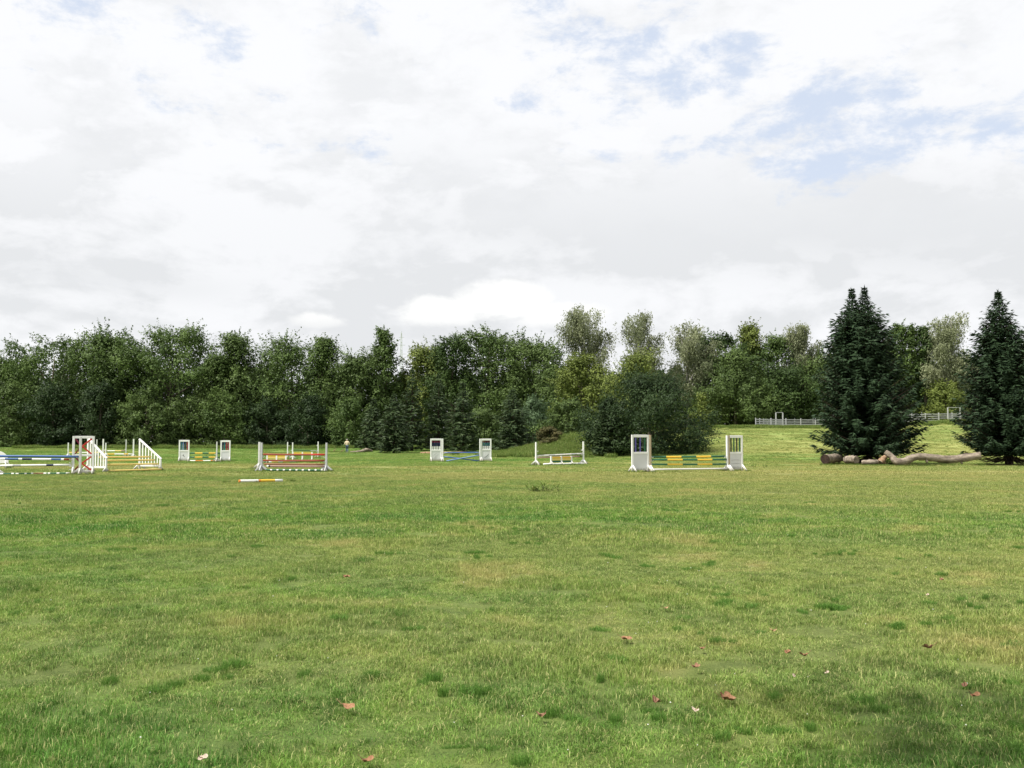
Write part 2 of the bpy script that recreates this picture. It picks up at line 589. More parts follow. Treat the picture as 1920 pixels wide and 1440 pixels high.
gx = axis(-2500, 2500, -110, 110, 1.6)
gy = axis(-600, 4000, -10, 200, 1.6)
GX, GY = np.meshgrid(gx, gy)
GZ = terrain(GX, GY)
nx_, ny_ = len(gx), len(gy)
gv = np.stack([GX.ravel(), GY.ravel(), GZ.ravel()], 1)
ii = np.arange(nx_ * ny_).reshape(ny_, nx_)
gf = np.stack([ii[:-1, :-1].ravel(), ii[:-1, 1:].ravel(), ii[1:, 1:].ravel(), ii[1:, :-1].ravel()], 1)
me = bpy.data.meshes.new('ground')
me.from_pydata(gv.tolist(), [], gf.tolist())
me.materials.append(M['turf'])
me.polygons.foreach_set('use_smooth', [True] * len(me.polygons))
tag(link('ground', me), kind='structure')


# ------------------------------------------------------------------ foliage meshes
def quads_mesh(name, V, tint, mat):
    """V (n,4,3) leaf corners, tint (n,)"""
    n = len(V)
    me = bpy.data.meshes.new(name)
    me.vertices.add(n * 4)
    me.vertices.foreach_set('co', V.reshape(-1).astype(np.float32))
    me.loops.add(n * 4)
    me.loops.foreach_set('vertex_index', np.arange(n * 4, dtype=np.int32))
    me.polygons.add(n)
    me.polygons.foreach_set('loop_start', np.arange(0, n * 4, 4, dtype=np.int32))
    me.update(calc_edges=True)
    at_ = me.attributes.new('tint', 'FLOAT', 'FACE')
    at_.data.foreach_set('value', np.clip(tint, 0, 1).astype(np.float32))
    me.materials.append(mat)
    return me


def unit(a):
    return a / np.maximum(np.linalg.norm(a, axis=-1, keepdims=True), 1e-9)


def leaf_quads(rng, pos, nrm, ln, wd, along=None):
    """rhombic leaf sprays at pos facing nrm"""
    n = len(pos)
    r = rng.normal(size=(n, 3)) if along is None else along + 0.25 * rng.normal(size=(n, 3))
    a = unit(r - nrm * np.sum(r * nrm, 1, keepdims=True))
    b = np.cross(nrm, a)
    L = (ln * 0.5)[:, None]
    Wd = (wd * 0.5)[:, None]
    k = rng.uniform(-0.25, 0.25, (n, 1))
    return np.stack([pos - a * L, pos + b * Wd + a * L * k + nrm * Wd * 0.25, pos + a * L, pos - b * Wd + a * L * k + nrm * Wd * 0.25], 1)


def profile(shape, t):
    if shape == 'round':
        return np.sin(PI * np.clip(t, 0.03, 0.985) ** 0.95) ** 0.42
    if shape == 'dome':          # wide to the ground
        return np.clip(1 - t ** 2.6, 0, 1) ** 0.55 * (0.82 + 0.18 * np.sin(PI * t))
    if shape == 'cone':
        return np.clip((1 - t) ** 0.75, 0.06, 1) * np.minimum(1, 0.55 + t * 3)
    if shape == 'column':
        return np.sin(PI * np.clip(t * 0.9 + 0.08, 0.02, 0.975)) ** 0.45
    if shape == 'spire':
        return np.clip((1 - t) ** 0.6, 0.08, 1) * (0.75 + 0.25 * np.sin(t * 17))
    if shape == 'vase':          # open, spreading top
        return (0.45 + 0.55 * np.sin(PI * 0.5 * np.clip(t * 1.25, 0, 1))) * np.clip((1.02 - t) / 0.14, 0, 1) ** 0.5
    return np.ones_like(t)


def tree_trunk(rng, H, r0, targets, mat, name, parent, up=0.8):
    mb = MB()
    pr = random.Random(int(rng.integers(1 << 30)))
    pts, rad = [], []
    for i in range(7):
        t = i / 6
        pts.append((0.03 * H * math.sin(i * 1.3) * t * 0.4, 0.02 * H * math.sin(i * 2.1) * t * 0.4, H * up * t))
        rad.append(r0 * (1.25 if i == 0 else 1) * (1 - 0.86 * t))
    mb.tube(pts, rad, 7)
    for c in targets:
        z0 = max(0.18 * H, min(c[2] * 0.62, H * 0.6))
        p0 = Vector((0, 0, z0))
        p2 = Vector(c)
        p1 = (p0 + p2) * 0.5 + Vector((0, 0, -0.02 * H))
        mb.tube([p0, p1, p2], [r0 * 0.42, r0 * 0.26, r0 * 0.07], 5)
    return mb.build(name, mat, parent, smooth=True)


def broadleaf(rng, H, Wd, hb, shape, hue, nleaf, ls, ncl, parent, sprig=0.10, open_=0.0, clump=(0.20, 0.36), trunk='bark', tr=None, lift=0.62, tb=(1.35, 1.0)):
    R = Wd * 0.5
    t = np.clip(rng.beta(tb[0], tb[1], ncl), 0.02, 0.97)
    t[:4] = [0.93, 0.97, 0.9, 0.95]
    ang = rng.uniform(0, 2 * PI, ncl)
    pr = profile(shape, t) * (1 + 0.16 * np.sin(ang * 3 + rng.uniform(0, 6)) + rng.uniform(-0.12, 0.1, ncl))
    rad = R * pr * np.sqrt(rng.uniform(0.10, 0.95, ncl))
    c = np.stack([rad * np.cos(ang), rad * np.sin(ang), hb + t * (H - hb)], 1)
    rc = R * rng.uniform(clump[0], clump[1], ncl) * (0.72 + 0.28 * pr)
    rc = rc * rng.uniform(0.72, 1.35, ncl)
    rc = np.clip(rc, (0.032 if shape in ('spire', 'cone') else 0.05) * H, 0.16 * H)
    along = rng.uniform(0.9, 1.65, ncl)
    perp = rng.uniform(0.62, 1.05, ncl)
    cax = unit(np.stack([np.cos(ang) * 0.75, np.sin(ang) * 0.75, 0.25 + 0.75 * t], 1) + rng.normal(size=(ncl, 3)) * 0.32)
    p = rc ** 2 * rng.uniform(0.5, 1.2, ncl)
    ids = rng.choice(ncl, nleaf, p=p / p.sum())
    d = unit(rng.normal(size=(nleaf, 3)) + np.array([0, 0, lift]))
    # each clump breaks into knots of leaves
    lump = 1 + 0.22 * np.sin(d[:, 0] * 7 + ids * 1.7) * np.sin(d[:, 1] * 7 + ids * 0.9) + 0.18 * np.sin(d[:, 2] * 9 + ids)
    rr = rc[ids] * rng.uniform(0.45, 1.05, nleaf) ** 0.45 * lump
    far = rng.random(nleaf) < sprig
    rr[far] *= rng.uniform(1.03, 1.32, far.sum())
    dota = np.sum(d * cax[ids], 1)
    pos = c[ids] + (d * perp[ids][:, None] + cax[ids] * (dota * (along - perp)[ids])[:, None]) * rr[:, None]
    # leafy shoots breaking the outline of the crown
    nsh_, ksh = max(30, nleaf // 90), 12
    si = rng.choice(ncl, nsh_, p=p / p.sum())
    sd = unit(cax[si] * 0.9 + rng.normal(size=(nsh_, 3)) * 0.38 + np.array([0, 0, 0.45]))
    sl_ = rc[si] * rng.uniform(0.5, 1.25, nsh_)
    f_ = np.linspace(0.0, 1.0, ksh)
    m_ = nsh_ * ksh
    sp_ = (c[si] + sd * (rc[si] * along[si] * 0.8)[:, None])[:, None, :] + sd[:, None, :] * (sl_[:, None] * f_)[..., None]
    pos[:m_] = sp_.reshape(-1, 3) + rng.normal(size=(m_, 3)) * (ls * 0.45 * (1.15 - np.tile(f_, nsh_)))[:, None]
    ids[:m_] = np.repeat(si, ksh)
    d[:m_] = unit(np.repeat(sd, ksh, 0) + rng.normal(size=(m_, 3)) * 0.6)
    outw = pos - np.array([0, 0, hb + 0.42 * (H - hb)])
    nrm = unit(d * 1.0 + unit(outw) * 0.1 + rng.normal(size=(nleaf, 3)) * 0.36 + np.array([0, 0, 0.30]))
    pos[:, 2] = np.maximum(pos[:, 2], 0.1)
    pos[:, 2] *= H / np.percentile(pos[:, 2], 99.9)
    sc = R / np.percentile(np.abs(pos[:, 0]), 96.5)
    pos[:, :2] *= sc
    ln = ls * rng.uniform(0.6, 1.45, nleaf)
    wd = ln * rng.uniform(0.45, 0.75, nleaf)
    V = leaf_quads(rng, pos, nrm, ln, wd)
    tint = 0.5 + (rng.random(ncl)[ids] - 0.5) * 0.60 + (rng.random(nleaf) - 0.5) * 0.38
    link('crown', quads_mesh('crown', V, tint, LEAF[hue]), parent)
    order = np.argsort(-rc)[:9]
    tree_trunk(rng, H, tr or 0.022 * H, [tuple(q * np.array([sc * 0.9, sc * 0.9, 0.97])) for q in c[order]], M[trunk], 'trunk', parent)


def weeping(rng, H, Wd, hb, hue, nst, ls, parent, shape='round', gap=0.0):
    """birch: fine leaves on hanging twigs"""
    R = Wd * 0.5
    # limbs rise steeply, twigs hang from them
    nl = 26
    lt = rng.uniform(0.05, 1.0, nl)
    la = rng.uniform(0, 2 * PI, nl)
    lr = R * profile(shape, np.clip(lt, 0.05, 0.97)) * rng.uniform(0.35, 1.0, nl)
    tops = np.stack([lr * np.cos(la), lr * np.sin(la), hb + (H - hb) * lt], 1)
    ids = rng.integers(0, nl, nst)
    f = rng.uniform(0.25, 1.0, nst) ** 0.6
    base = np.stack([np.zeros(nst), np.zeros(nst), hb * 0.8 + (tops[ids, 2] - hb) * 0.55], 1)
    st = base + (tops[ids] - base) * f[:, None] + rng.normal(size=(nst, 3)) * np.array([0.10, 0.10, 0.06]) * R
    k = 11
    L = rng.uniform(0.06, 0.20, nst) * (H - hb)
    s = np.linspace(0, 1, k)
    oa = rng.uniform(0, 2 * PI, nst)
    o = np.stack([np.cos(oa), np.sin(oa), np.zeros(nst)], 1) * 0.22
    pos = st[:, None, :] + o[:, None, :] * (L[:, None] * np.sqrt(s))[..., None]
    pos[..., 2] -= L[:, None] * (s ** 1.4) - 0.10 * L[:, None] * np.sin(s * PI)
    pos = pos.reshape(-1, 3) + rng.normal(size=(nst * k, 3)) * ls * 0.35
    n = len(pos)
    pos[:, 2] *= H / np.percentile(pos[:, 2], 99.8)
    pos[:, :2] *= R / np.percentile(np.abs(pos[:, 0]), 98.5)
    nrm = unit(rng.normal(size=(n, 3)) + np.array([0, 0, 0.35]) + unit(pos - np.array([0, 0, hb])) * 0.5)
    ln = ls * rng.uniform(0.7, 1.5, n)
    V = leaf_quads(rng, pos, nrm, ln, ln * 0.5, np.tile([0, 0, -1.0], (n, 1)))
    tint = np.repeat(rng.random(nl)[ids] * 0.65, k) + rng.random(n) * 0.40
    link('crown', quads_mesh('crown', V, tint, LEAF[hue]), parent)
    tree_trunk(rng, H, 0.016 * H, [tuple(q) for q in tops[::2]], M['birchbark'], 'trunk', parent, 0.95)


def spruce(rng, H, Rmax, parent, hue, leaders=((0, 0, 1.0),), levels=34, per=9, twig=0.55, step=0.30, low=0.03, droop=0.25, power=0.72, bark_='barkdark', belly=1.0, r0=None, prof=None):
    """whorls of branches carrying sprays; every leader is (x, y, height share)"""
    P_, A_, N_, LN, WD, TT = [], [], [], [], [], []
    mb = MB()
    for li, (lx, ly, hs) in enumerate(leaders):
        HL = H * hs
        pts = [(0, 0, 0), (0, 0, 0.35 * H), (lx * 0.7, ly * 0.7, 0.6 * H), (lx, ly, HL * 0.99)]
        rr = r0 or 0.017 * H
        mb.tube(pts, [rr * 1.25, rr * 0.8, rr * 0.42, 0.012], 8)
        lev = levels if li == 0 else int(levels * 0.62)
        for k in range(lev):
            q = (k + rng.uniform(-0.35, 0.35)) / lev
            t = 1 - (1 - q) ** 1.12 if li == 0 else 0.45 + 0.55 * q
            t = min(max(t, low), 0.992)
            z = HL * t
            cx, cy = lx * min(1, max(0, (t - 0.2) / 0.5)), ly * min(1, max(0, (t - 0.2) / 0.5))
            bl = Rmax * (1 - t) ** power * (1.0 if t > 0.16 else 0.80 + 0.2 * t / 0.16)
            bl = bl * belly if len(leaders) == 1 or t < 0.55 else bl * 0.80
            bl = bl * min(1.0, (1 - t) / 0.42) ** 0.45
            if prof is not None:
                bl = float(np.interp(t, prof[0], prof[1])) * Rmax
                if len(leaders) > 1 and 0.45 < t < 0.76:
                    bl *= 0.85
            bl = max(bl, 0.14)
            nb_ = max(4, int(per * (0.55 + 0.45 * (1 - t))))
            a0 = rng.uniform(0, 2 * PI)
            for j in range(nb_):
                a = a0 + 2 * PI * j / nb_ + rng.uniform(-0.3, 0.3)
                L = bl * (rng.uniform(0.66, 1.02) if rng.random() < 0.8 else rng.uniform(1.0, 1.2))
                rise = 0.75 * t * t - droop * (1 - t) + rng.uniform(-0.10, 0.12)
                ns = max(3, int(L / step))
                s = (np.arange(ns) + rng.uniform(0.3, 1.0, ns)) / ns
                s = np.clip(0.12 + 0.9 * s, 0, 1.02)
                dirh = np.array([math.cos(a), math.sin(a), 0])
                side = np.array([-math.sin(a), math.cos(a), 0])
                zc_ = z + L * (rise * s - 0.28 * s * (1 - s) + 0.20 * s ** 3)
                pb = np.stack([cx + dirh[0] * L * s, cy + dirh[1] * L * s, zc_], 1)
                if L > 0.9:
                    pa = Vector((cx, cy, z))
                    mb.tube([pa, Vector(pb[len(pb) // 2]), Vector(pb[-1])], [0.035 * L / 3 + 0.012, 0.02 * L / 3 + 0.008, 0.005], 4, cap=False)
                for sg in (-1, 1, 0, 0):
                    tl = twig * (0.80 + 0.50 * (1 - s)) * rng.uniform(0.7, 1.3, ns) * min(1.0, 0.35 + L / 2.5)
                    if sg == 0:
                        ax = dirh[None] * 0.75 + side[None] * rng.uniform(-0.5, 0.5, (ns, 1)) + np.array([0, 0, 1.0]) * rng.uniform(-0.75, 0.35, (ns, 1))
                    else:
                        ax = dirh[None] * rng.uniform(0.45, 0.9, (ns, 1)) + side[None] * sg * rng.uniform(0.6, 1.0, (ns, 1)) + np.array([0, 0, -0.22]) + rng.normal(size=(ns, 3)) * 0.15
                    ax = unit(ax)
                    P_.append(pb + ax * (tl * 0.5)[:, None])
                    A_.append(ax)
                    nn = unit(np.array([0, 0, 0.7]) + dirh * 0.55 + rng.normal(size=(ns, 3)) * 0.45)
                    N_.append(nn)
                    LN.append(tl * 1.15)
                    WD.append(tl * rng.uniform(0.20, 0.34, ns))
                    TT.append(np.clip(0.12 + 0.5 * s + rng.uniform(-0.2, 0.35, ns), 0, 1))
        # leading shoot
        for q in range(9):
            sp_ = Vector((lx, ly, HL * (0.965 + 0.004 * q)))
            P_.append(np.array([[sp_.x, sp_.y, sp_.z]]))
            A_.append(unit(np.array([[rng.normal() * .35, rng.normal() * .35, 1.0]])))
            N_.append(unit(np.array([[rng.normal(), rng.normal(), .1]])))
            LN.append(np.array([0.60]))
            WD.append(np.array([0.09]))
            TT.append(np.array([0.5]))
    P_, A_, N_ = np.concatenate(P_), np.concatenate(A_), np.concatenate(N_)
    LN, WD, TT = np.concatenate(LN), np.concatenate(WD), np.concatenate(TT)
    keep = P_[:, 2] > (0.65 if prof is not None else 0.12) + 0.25 * rng.random(len(P_))
    P_, A_, N_, LN, WD, TT = P_[keep], A_[keep], N_[keep], LN[keep], WD[keep], TT[keep]
    N_ = unit(N_ - A_ * np.sum(N_ * A_, 1, keepdims=True))
    b = np.cross(N_, A_)
    Lh, Wh = (LN * 0.5)[:, None], (WD * 0.5)[:, None]
    V = np.stack([P_ - A_ * Lh, P_ + b * Wh - A_ * Lh * 0.2, P_ + A_ * Lh, P_ - b * Wh - A_ * Lh * 0.2], 1)
    link('crown', quads_mesh('crown', V, TT, LEAF[hue]), parent)
    mb.build('trunk', M[bark_], parent, smooth=True)


def place(name, px, Y, top, label, cat, group=None, rz=0.0):
    p = ground_pt(px, Y)
    H = at(px, top, Y).z - p.z
    return empty(name, p, rz, label, cat, group), H, Y / FPX


# ------------------------------------------------------------------ trees
G_LEFT = 'trees of the wood behind the field'
G_RIGHT = 'trees beyond the paddock fence'
G_SHRUB = 'shrubs along the edge of the wood'
G_CON = 'young conifers in front of the wood'
G_BIRCH = 'silver birches standing above the wood'

# name, px, Y, top, width px, crown base share, shape, hue, leaves, leaf size, label, group, extra
TREES = [
 ('broadleaf_tree', 4, 176, 668, 84, .05, 'round', 'mid', 11000, .42, 'medium green tree cut by the left edge of the picture', G_LEFT, {}),
 ('broadleaf_tree', 95, 170, 626, 112, .10, 'vase', 'mid', 12000, .36, 'flat-topped open-crowned tree, leftmost of the tall trees', G_LEFT, dict(clump=(.15, .26))),
 ('broadleaf_tree', 200, 171, 611, 118, .05, 'dome', 'mid', 16000, .38, 'tall dense round tree left of the layered tree, joined to it at the top', G_LEFT, {}),
 ('broadleaf_tree', 316, 169, 609, 150, .10, 'round', 'mid', 17000, .38, 'broad tall tree with layered branches and sky gaps at its right shoulder', G_LEFT, dict(clump=(.13, .24))),
 ('broadleaf_tree', 437, 167, 622, 84, .04, 'spire', 'olive', 12000, .36, 'narrow ragged tree with twin spiky tops, left of the wide willowy tree', G_LEFT, dict(sprig=.2)),
 ('broadleaf_tree', 402, 165, 664, 50, .04, 'column', 'olive', 5000, .36, 'small olive tree squeezed against the ragged twin-topped tree', G_LEFT, {}),
 ('broadleaf_tree', 545, 172, 626, 150, .04, 'dome', 'mid', 17000, .36, 'wide willowy dark green tree left of the walking person', G_LEFT, dict(sprig=.22)),
 ('broadleaf_tree', 608, 168, 630, 64, .04, 'spire', 'mid', 9000, .34, 'slim pointed tree at the right shoulder of the wide willowy tree', G_LEFT, dict(sprig=.2)),
 ('broadleaf_tree', 672, 166, 652, 78, .04, 'round', 'olive', 11000, .34, 'olive-yellow rounded tree above the walking person', G_LEFT, {}),
 ('broadleaf_tree', 718, 168, 614, 72, .04, 'cone', 'mid', 10000, .34, 'pointed green tree just left of the far lattice mast', G_LEFT, dict(sprig=.1, clump=(.13, .22))),
 ('broadleaf_tree', 800, 170, 641, 66, .04, 'round', 'yellow', 12000, .34, 'light yellow-green rounded tree right of the far lattice mast', G_LEFT, {}),
 ('broadleaf_tree', 847, 165, 628, 62, .04, 'column', 'dark', 9000, .34, 'dark upright tree behind the left wing of the blue jump', G_LEFT, dict(sprig=.18)),
 ('broadleaf_tree', 915, 168, 615, 104, .05, 'round', 'mid', 14000, .36, 'dark tall tree with a knobbly top behind the blue jump', G_LEFT, dict(clump=(.14, .25))),
 ('broadleaf_tree', 1004, 166, 628, 118, .05, 'round', 'olive', 14000, .36, 'rounded tree between the blue jump and the left tall birch', G_LEFT, {}),
 ('broadleaf_tree', 1092, 150, 660, 74, .05, 'column', 'yellow', 9000, .32, 'light yellow-green slender tree under the left tall birch', G_LEFT, dict(sprig=.2)),
 ('broadleaf_tree', 1192, 140, 652, 112, .05, 'cone', 'yellow', 11000, .30, 'pale green tree rising behind the big dark bush, under the right tall birch', G_LEFT, dict(sprig=.2)),
 ('broadleaf_tree', 1345, 178, 622, 104, .12, 'round', 'dark', 12000, .38, 'dark tree with sky gaps, right of the leaning pale birch', G_RIGHT, dict(clump=(.13, .22))),
 ('broadleaf_tree', 1408, 180, 602, 70, .05, 'cone', 'yellow', 10000, .36, 'bright green cone-topped tree, tallest above the paddock fence', G_RIGHT, {}),
 ('broadleaf_tree', 1380, 165, 652, 100, .06, 'cone', 'olive', 14000, .34, 'large olive pyramid-shaped tree left of the paddock fence end', G_RIGHT, {}),
 ('broadleaf_tree', 1462, 178, 626, 58, .10, 'round', 'mid', 7000, .36, 'small open-topped tree between the cone-topped tree and the paddock birch', G_RIGHT, {}),
 ('broadleaf_tree', 1478, 168, 678, 96, .08, 'round', 'dark', 11000, .34, 'low dark round tree directly behind the left end of the paddock fence', G_RIGHT, {}),
 ('broadleaf_tree', 1552, 172, 652, 82, .05, 'round', 'olive', 9000, .34, 'olive tree at the left side of the twin-topped spruce', G_RIGHT, {}),
 ('broadleaf_tree', 1640, 182, 640, 110, .05, 'round', 'dark', 7000, .45, 'dark tree hidden mostly behind the twin-topped spruce', G_RIGHT, {}),
 ('broadleaf_tree', 1700, 178, 606, 52, .06, 'column', 'mid', 8000, .36, 'upright green tree at the right shoulder of the twin-topped spruce', G_RIGHT, {}),
 ('broadleaf_tree', 1738, 176, 610, 34, .06, 'spire', 'dark', 6000, .34, 'thin dark pointed tree left of the rightmost birch', G_RIGHT, {}),
 ('broadleaf_tree', 1842, 186, 655, 90, .06, 'round', 'dark', 7000, .42, 'dark tree behind the single-topped spruce', G_RIGHT, {}),
 ('broadleaf_tree', 1925, 184, 640, 90, .06, 'round', 'mid', 7000, .42, 'green tree cut by the right edge behind the single-topped spruce', G_RIGHT, {}),
]
SHRUBS = [
 ('shrub', 14, 162, 716, 86, .0, 'cone', 'olive', 8000, .32, 'dark olive cone-shaped shrub at the left edge of the picture', G_SHRUB, {}),
 ('shrub', 98, 161, 712, 104, .0, 'dome', 'deep', 9000, .32, 'wide dark grey-green shrub below the flat-topped tree', G_SHRUB, {}),
 ('shrub', 186, 160, 716, 84, .0, 'dome', 'deep', 8000, .32, 'rounded dark shrub behind the red zigzag wing', G_SHRUB, {}),
 ('shrub', 272, 158, 722, 90, .0, 'dome', 'olive', 9000, .30, 'olive rounded shrub behind the sloping yellow jump', G_SHRUB, dict(clump=(.16, .26))),
 ('shrub', 343, 161, 742, 76, .0, 'dome', 'olive', 7000, .30, 'thin olive shrub with bare twigs behind the yellow and green jump', G_SHRUB, dict(sprig=.3)),
 ('shrub', 420, 160, 728, 96, .0, 'dome', 'mid', 8000, .30, 'twiggy green shrub right of the yellow and green jump', G_SHRUB, dict(sprig=.25)),
 ('shrub', 500, 160, 745, 86, .0, 'dome', 'deep', 7000, .30, 'low dark shrub behind the left post of the rust-red jump', G_SHRUB, {}),
 ('shrub', 578, 159, 736, 100, .0, 'dome', 'deep', 9000, .30, 'broad dark shrub behind the right post of the rust-red jump', G_SHRUB, {}),
 ('shrub', 655, 156, 742, 84, .0, 'dome', 'mid', 8000, .30, 'mid green shrub directly behind the walking person', G_SHRUB, {}),
 ('shrub', 905, 146, 760, 76, .0, 'dome', 'olive', 7000, .28, 'yellow-olive shrub behind the right wing of the blue jump', G_SHRUB, {}),
 ('shrub', 1000, 140, 742, 88, .0, 'dome', 'blue', 8000, .28, 'grey-green shrub left of the grassy mound', G_SHRUB, {}),
 ('shrub', 1062, 124, 745, 92, .0, 'dome', 'olive', 9000, .24, 'olive shrub growing on top of the grassy mound', G_SHRUB, {}),
 ('shrub', 1032, 117, 799, 44, .0, 'dome', 'brownish', 3500, .20, 'small reddish-brown bush on the left slope of the grassy mound', G_SHRUB, {}),
 ('shrub', 1218, 107, 689, 216, .0, 'dome', 'deep', 26000, .22, 'very large dark round bush behind the green and yellow jump', G_SHRUB, dict(sprig=.06, clump=(.20, .34))),
 ('shrub', 1140, 106, 742, 64, .0, 'cone', 'deep', 8000, .20, 'dark upright bush at the left side of the very large round bush', G_SHRUB, {}),
 ('shrub', 1318, 128, 735, 40, .0, 'spire', 'yellow', 3500, .24, 'narrow yellowish sapling at the right side of the very large round bush', G_SHRUB, {}),
 ('shrub', 1776, 169, 712, 82, .12, 'dome', 'yellow', 8000, .30, 'sunlit yellow-green bush behind the fence between the two spruces', G_SHRUB, {}),
]
seed = 100
for lst in (TREES, SHRUBS):
    for (nm, px, Y, top, wpx, hbf, shp, hue, nl, ls, lab, grp, ex) in lst:
        seed += 1
        rng = np.random.default_rng(seed)
        root, H, mpp = place(nm, px, Y, top, lab, 'tree' if nm.endswith('tree') else 'shrub', grp, rng.uniform(0, 6.28))
        wd = wpx * mpp
        ncl = int((40 + 0.34 * wpx) * min(2.6, max(1.0, H / (wd * 1.15))))
        if nm == 'broadleaf_tree':
            wd *= 1.36
            nl = int(nl * 2.0)
            ls *= 0.96
        else:
            nl = int(nl * 1.8)
            ex = dict(lift=0.40, tb=(0.9, 1.1), **ex)
            ls *= 0.92
        broadleaf(rng, H, wd, H * hbf, shp, hue, nl, ls, ncl, root, **ex)

BIRCH = [
 (1097, 170, 579, 108, .34, 2300, 'left of the two tall silver birches, full pale crown above the tree line'),
 (1200, 168, 588, 98, .36, 1700, 'right of the two tall silver birches, thinner pale crown behind the big bush'),
 (1290, 172, 606, 104, .30, 2000, 'leaning pale birch right of the very large round bush'),
 (1503, 176, 610, 76, .30, 1700, 'slim pale birch above the left end of the paddock fence'),
 (1788, 172, 590, 96, .32, 2200, 'drooping silver birch standing between the two spruces'),
]
for (px, Y, top, wpx, hbf, nst, lab) in BIRCH:
    seed += 1
    rng = np.random.default_rng(seed)
    root, H, mpp = place('birch_tree', px, Y, top, lab, 'tree', G_BIRCH, rng.uniform(0, 6.28))
    weeping(rng, H, wpx * mpp, H * hbf, 'birch', nst, 0.30, root)

CONIF = [
 (738, 129, 738, 66, 'young dark conifer right of the walking person, nearest to the field'),
 (772, 138, 690, 62, 'tall dark conifer left of the left wing of the blue jump'),
 (700, 142, 748, 60, 'low bushy conifer between the walking person and the nearest conifer'),
 (822, 140, 700, 60, 'dark conifer behind the left wing of the blue jump'),
 (868, 136, 716, 66, 'dark conifer behind the middle of the blue jump'),
 (962, 128, 728, 76, 'dusky conifer between the blue jump and the small white jump'),
 (1130, 104, 768, 42, 'small dark conifer at the left foot of the very large round bush'),
]
for (px, Y, top, wpx, lab) in CONIF:
    seed += 1
    rng = np.random.default_rng(seed)
    root, H, mpp = place('conifer_tree', px, Y, top, lab, 'tree', G_CON, rng.uniform(0, 6.28))
    spruce(rng, H, wpx * mpp * 0.56, root, 'conifer', levels=24, per=9, twig=0.75, step=0.42, droop=0.10, power=0.6)

# the two large spruces on the right
rng = np.random.default_rng(7)
root, H, mpp = place('spruce_tree', 1630, 74, 537, 'large dark spruce with two leading tops, behind the twisted log', 'tree', 'large spruces in the field')
PR = ([0, .06, .20, .38, .56, .71, .80, .87, .94, 1.0], [.66, .86, 1.0, .90, .72, .52, .30, .15, .065, .015])
spruce(rng, H, 3.72, root, 'spruce', leaders=((-1.06, 0.0, 0.985), (-0.08, 0.1, 1.0)), levels=62, per=18, twig=0.46, step=0.165, low=0.035, droop=0.20, r0=0.2, prof=PR)
rng = np.random.default_rng(11)
root, H, mpp = place('spruce_tree', 1892, 70, 546, 'large dark spruce with one leading top, cut by the right edge of the picture', 'tree', 'large spruces in the field')
spruce(rng, H, 3.30, root, 'spruce', leaders=((-0.45, 0, 1.0),), levels=62, per=17, twig=0.46, step=0.165, low=0.04, droop=0.20, r0=0.24, prof=([0, .06, .20, .38, .56, .71, .80, .88, .95, 1.0], [.60, .82, 1.0, .82, .64, .46, .30, .17, .07, .015]))

# tree beside the camera: its crown shades the near right corner of the lawn
rng = np.random.default_rng(21)
root = empty('maple_tree', (-1.7, -0.9, 0), 0.4, 'tall maple standing beside the viewpoint, its shade falling on the near lawn', 'tree')
broadleaf(rng, 16.0, 6.8, 8.6, 'round', 'mid', 5200, 0.20, 60, root, tr=0.2)

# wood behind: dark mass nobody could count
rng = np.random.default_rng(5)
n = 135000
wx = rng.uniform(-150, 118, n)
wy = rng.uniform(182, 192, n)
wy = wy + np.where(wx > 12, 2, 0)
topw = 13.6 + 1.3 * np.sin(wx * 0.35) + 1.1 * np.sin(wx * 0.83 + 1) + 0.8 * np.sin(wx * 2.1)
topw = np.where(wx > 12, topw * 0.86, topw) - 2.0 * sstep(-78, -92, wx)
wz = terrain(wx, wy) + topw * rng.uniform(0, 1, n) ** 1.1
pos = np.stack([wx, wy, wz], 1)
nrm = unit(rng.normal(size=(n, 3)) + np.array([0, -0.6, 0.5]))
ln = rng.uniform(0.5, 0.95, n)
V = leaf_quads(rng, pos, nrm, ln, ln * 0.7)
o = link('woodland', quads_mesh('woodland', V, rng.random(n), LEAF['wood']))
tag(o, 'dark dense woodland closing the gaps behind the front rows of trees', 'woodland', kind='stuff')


# ------------------------------------------------------------------ jumps
def leg_pair(root, x, h, reach, mat, thick=0.055, splay=0.0):
    for s in (-1, 1):
        mb = MB()
        mb.bar((x, s * 0.035, h), (x + splay * reach, s * reach, 0.03), 0.05, 0.095, up=(0, s, 0.6))
        mb.build('leg', mat, root)


def cup(root, x, y, z, mat, dirx=1):
    mb = MB()
    mb.bar((x, y, z - 0.05), (x + dirx * 0.02, y, z + 0.06), 0.07, 0.02, up=(1, 0, 0))
    mb.bar((x, y, z - 0.045), (x + dirx * 0.11, y, z - 0.03), 0.075, 0.02)
    mb.bar((x + dirx * 0.11, y, z - 0.04), (x + dirx * 0.125, y, z + 0.015), 0.075, 0.018, up=(1, 0, 0))
    mb.build('cup', mat, root)


def post_stand(px, Y, h, label, rz=0.0, mat='white', w=0.10, cups=(), dirx=1, group='post stands of the jumps', reach=0.36, loc=None):
    p = loc if loc is not None else ground_pt(px, Y)
    root = empty('jump_stand', p, rz, label, 'jump stand', group)
    mb = MB()
    mb.bar((0, 0, 0.02), (0, 0, h), w, w, up=(0, 1, 0))
    post_ = mb.build('post', M[mat], root)
    for s in (-1, 1):
        mb = MB()
        mb.bar((0, s * w * 0.5, 0.30), (0, s * reach, 0.03), 0.06, 0.09, up=(0, s, 0.6))
        mb.build('leg', M[mat], root)
        mb = MB()
        mb.bar((s * w * 0.5, 0, 0.30), (s * reach, 0, 0.03), 0.06, 0.09, up=(s, 0, 0.6))
        mb.build('leg', M[mat], root)
    for z in cups:
        cup(post_, dirx * w * 0.55, 0, z, M[mat], dirx)
    return root


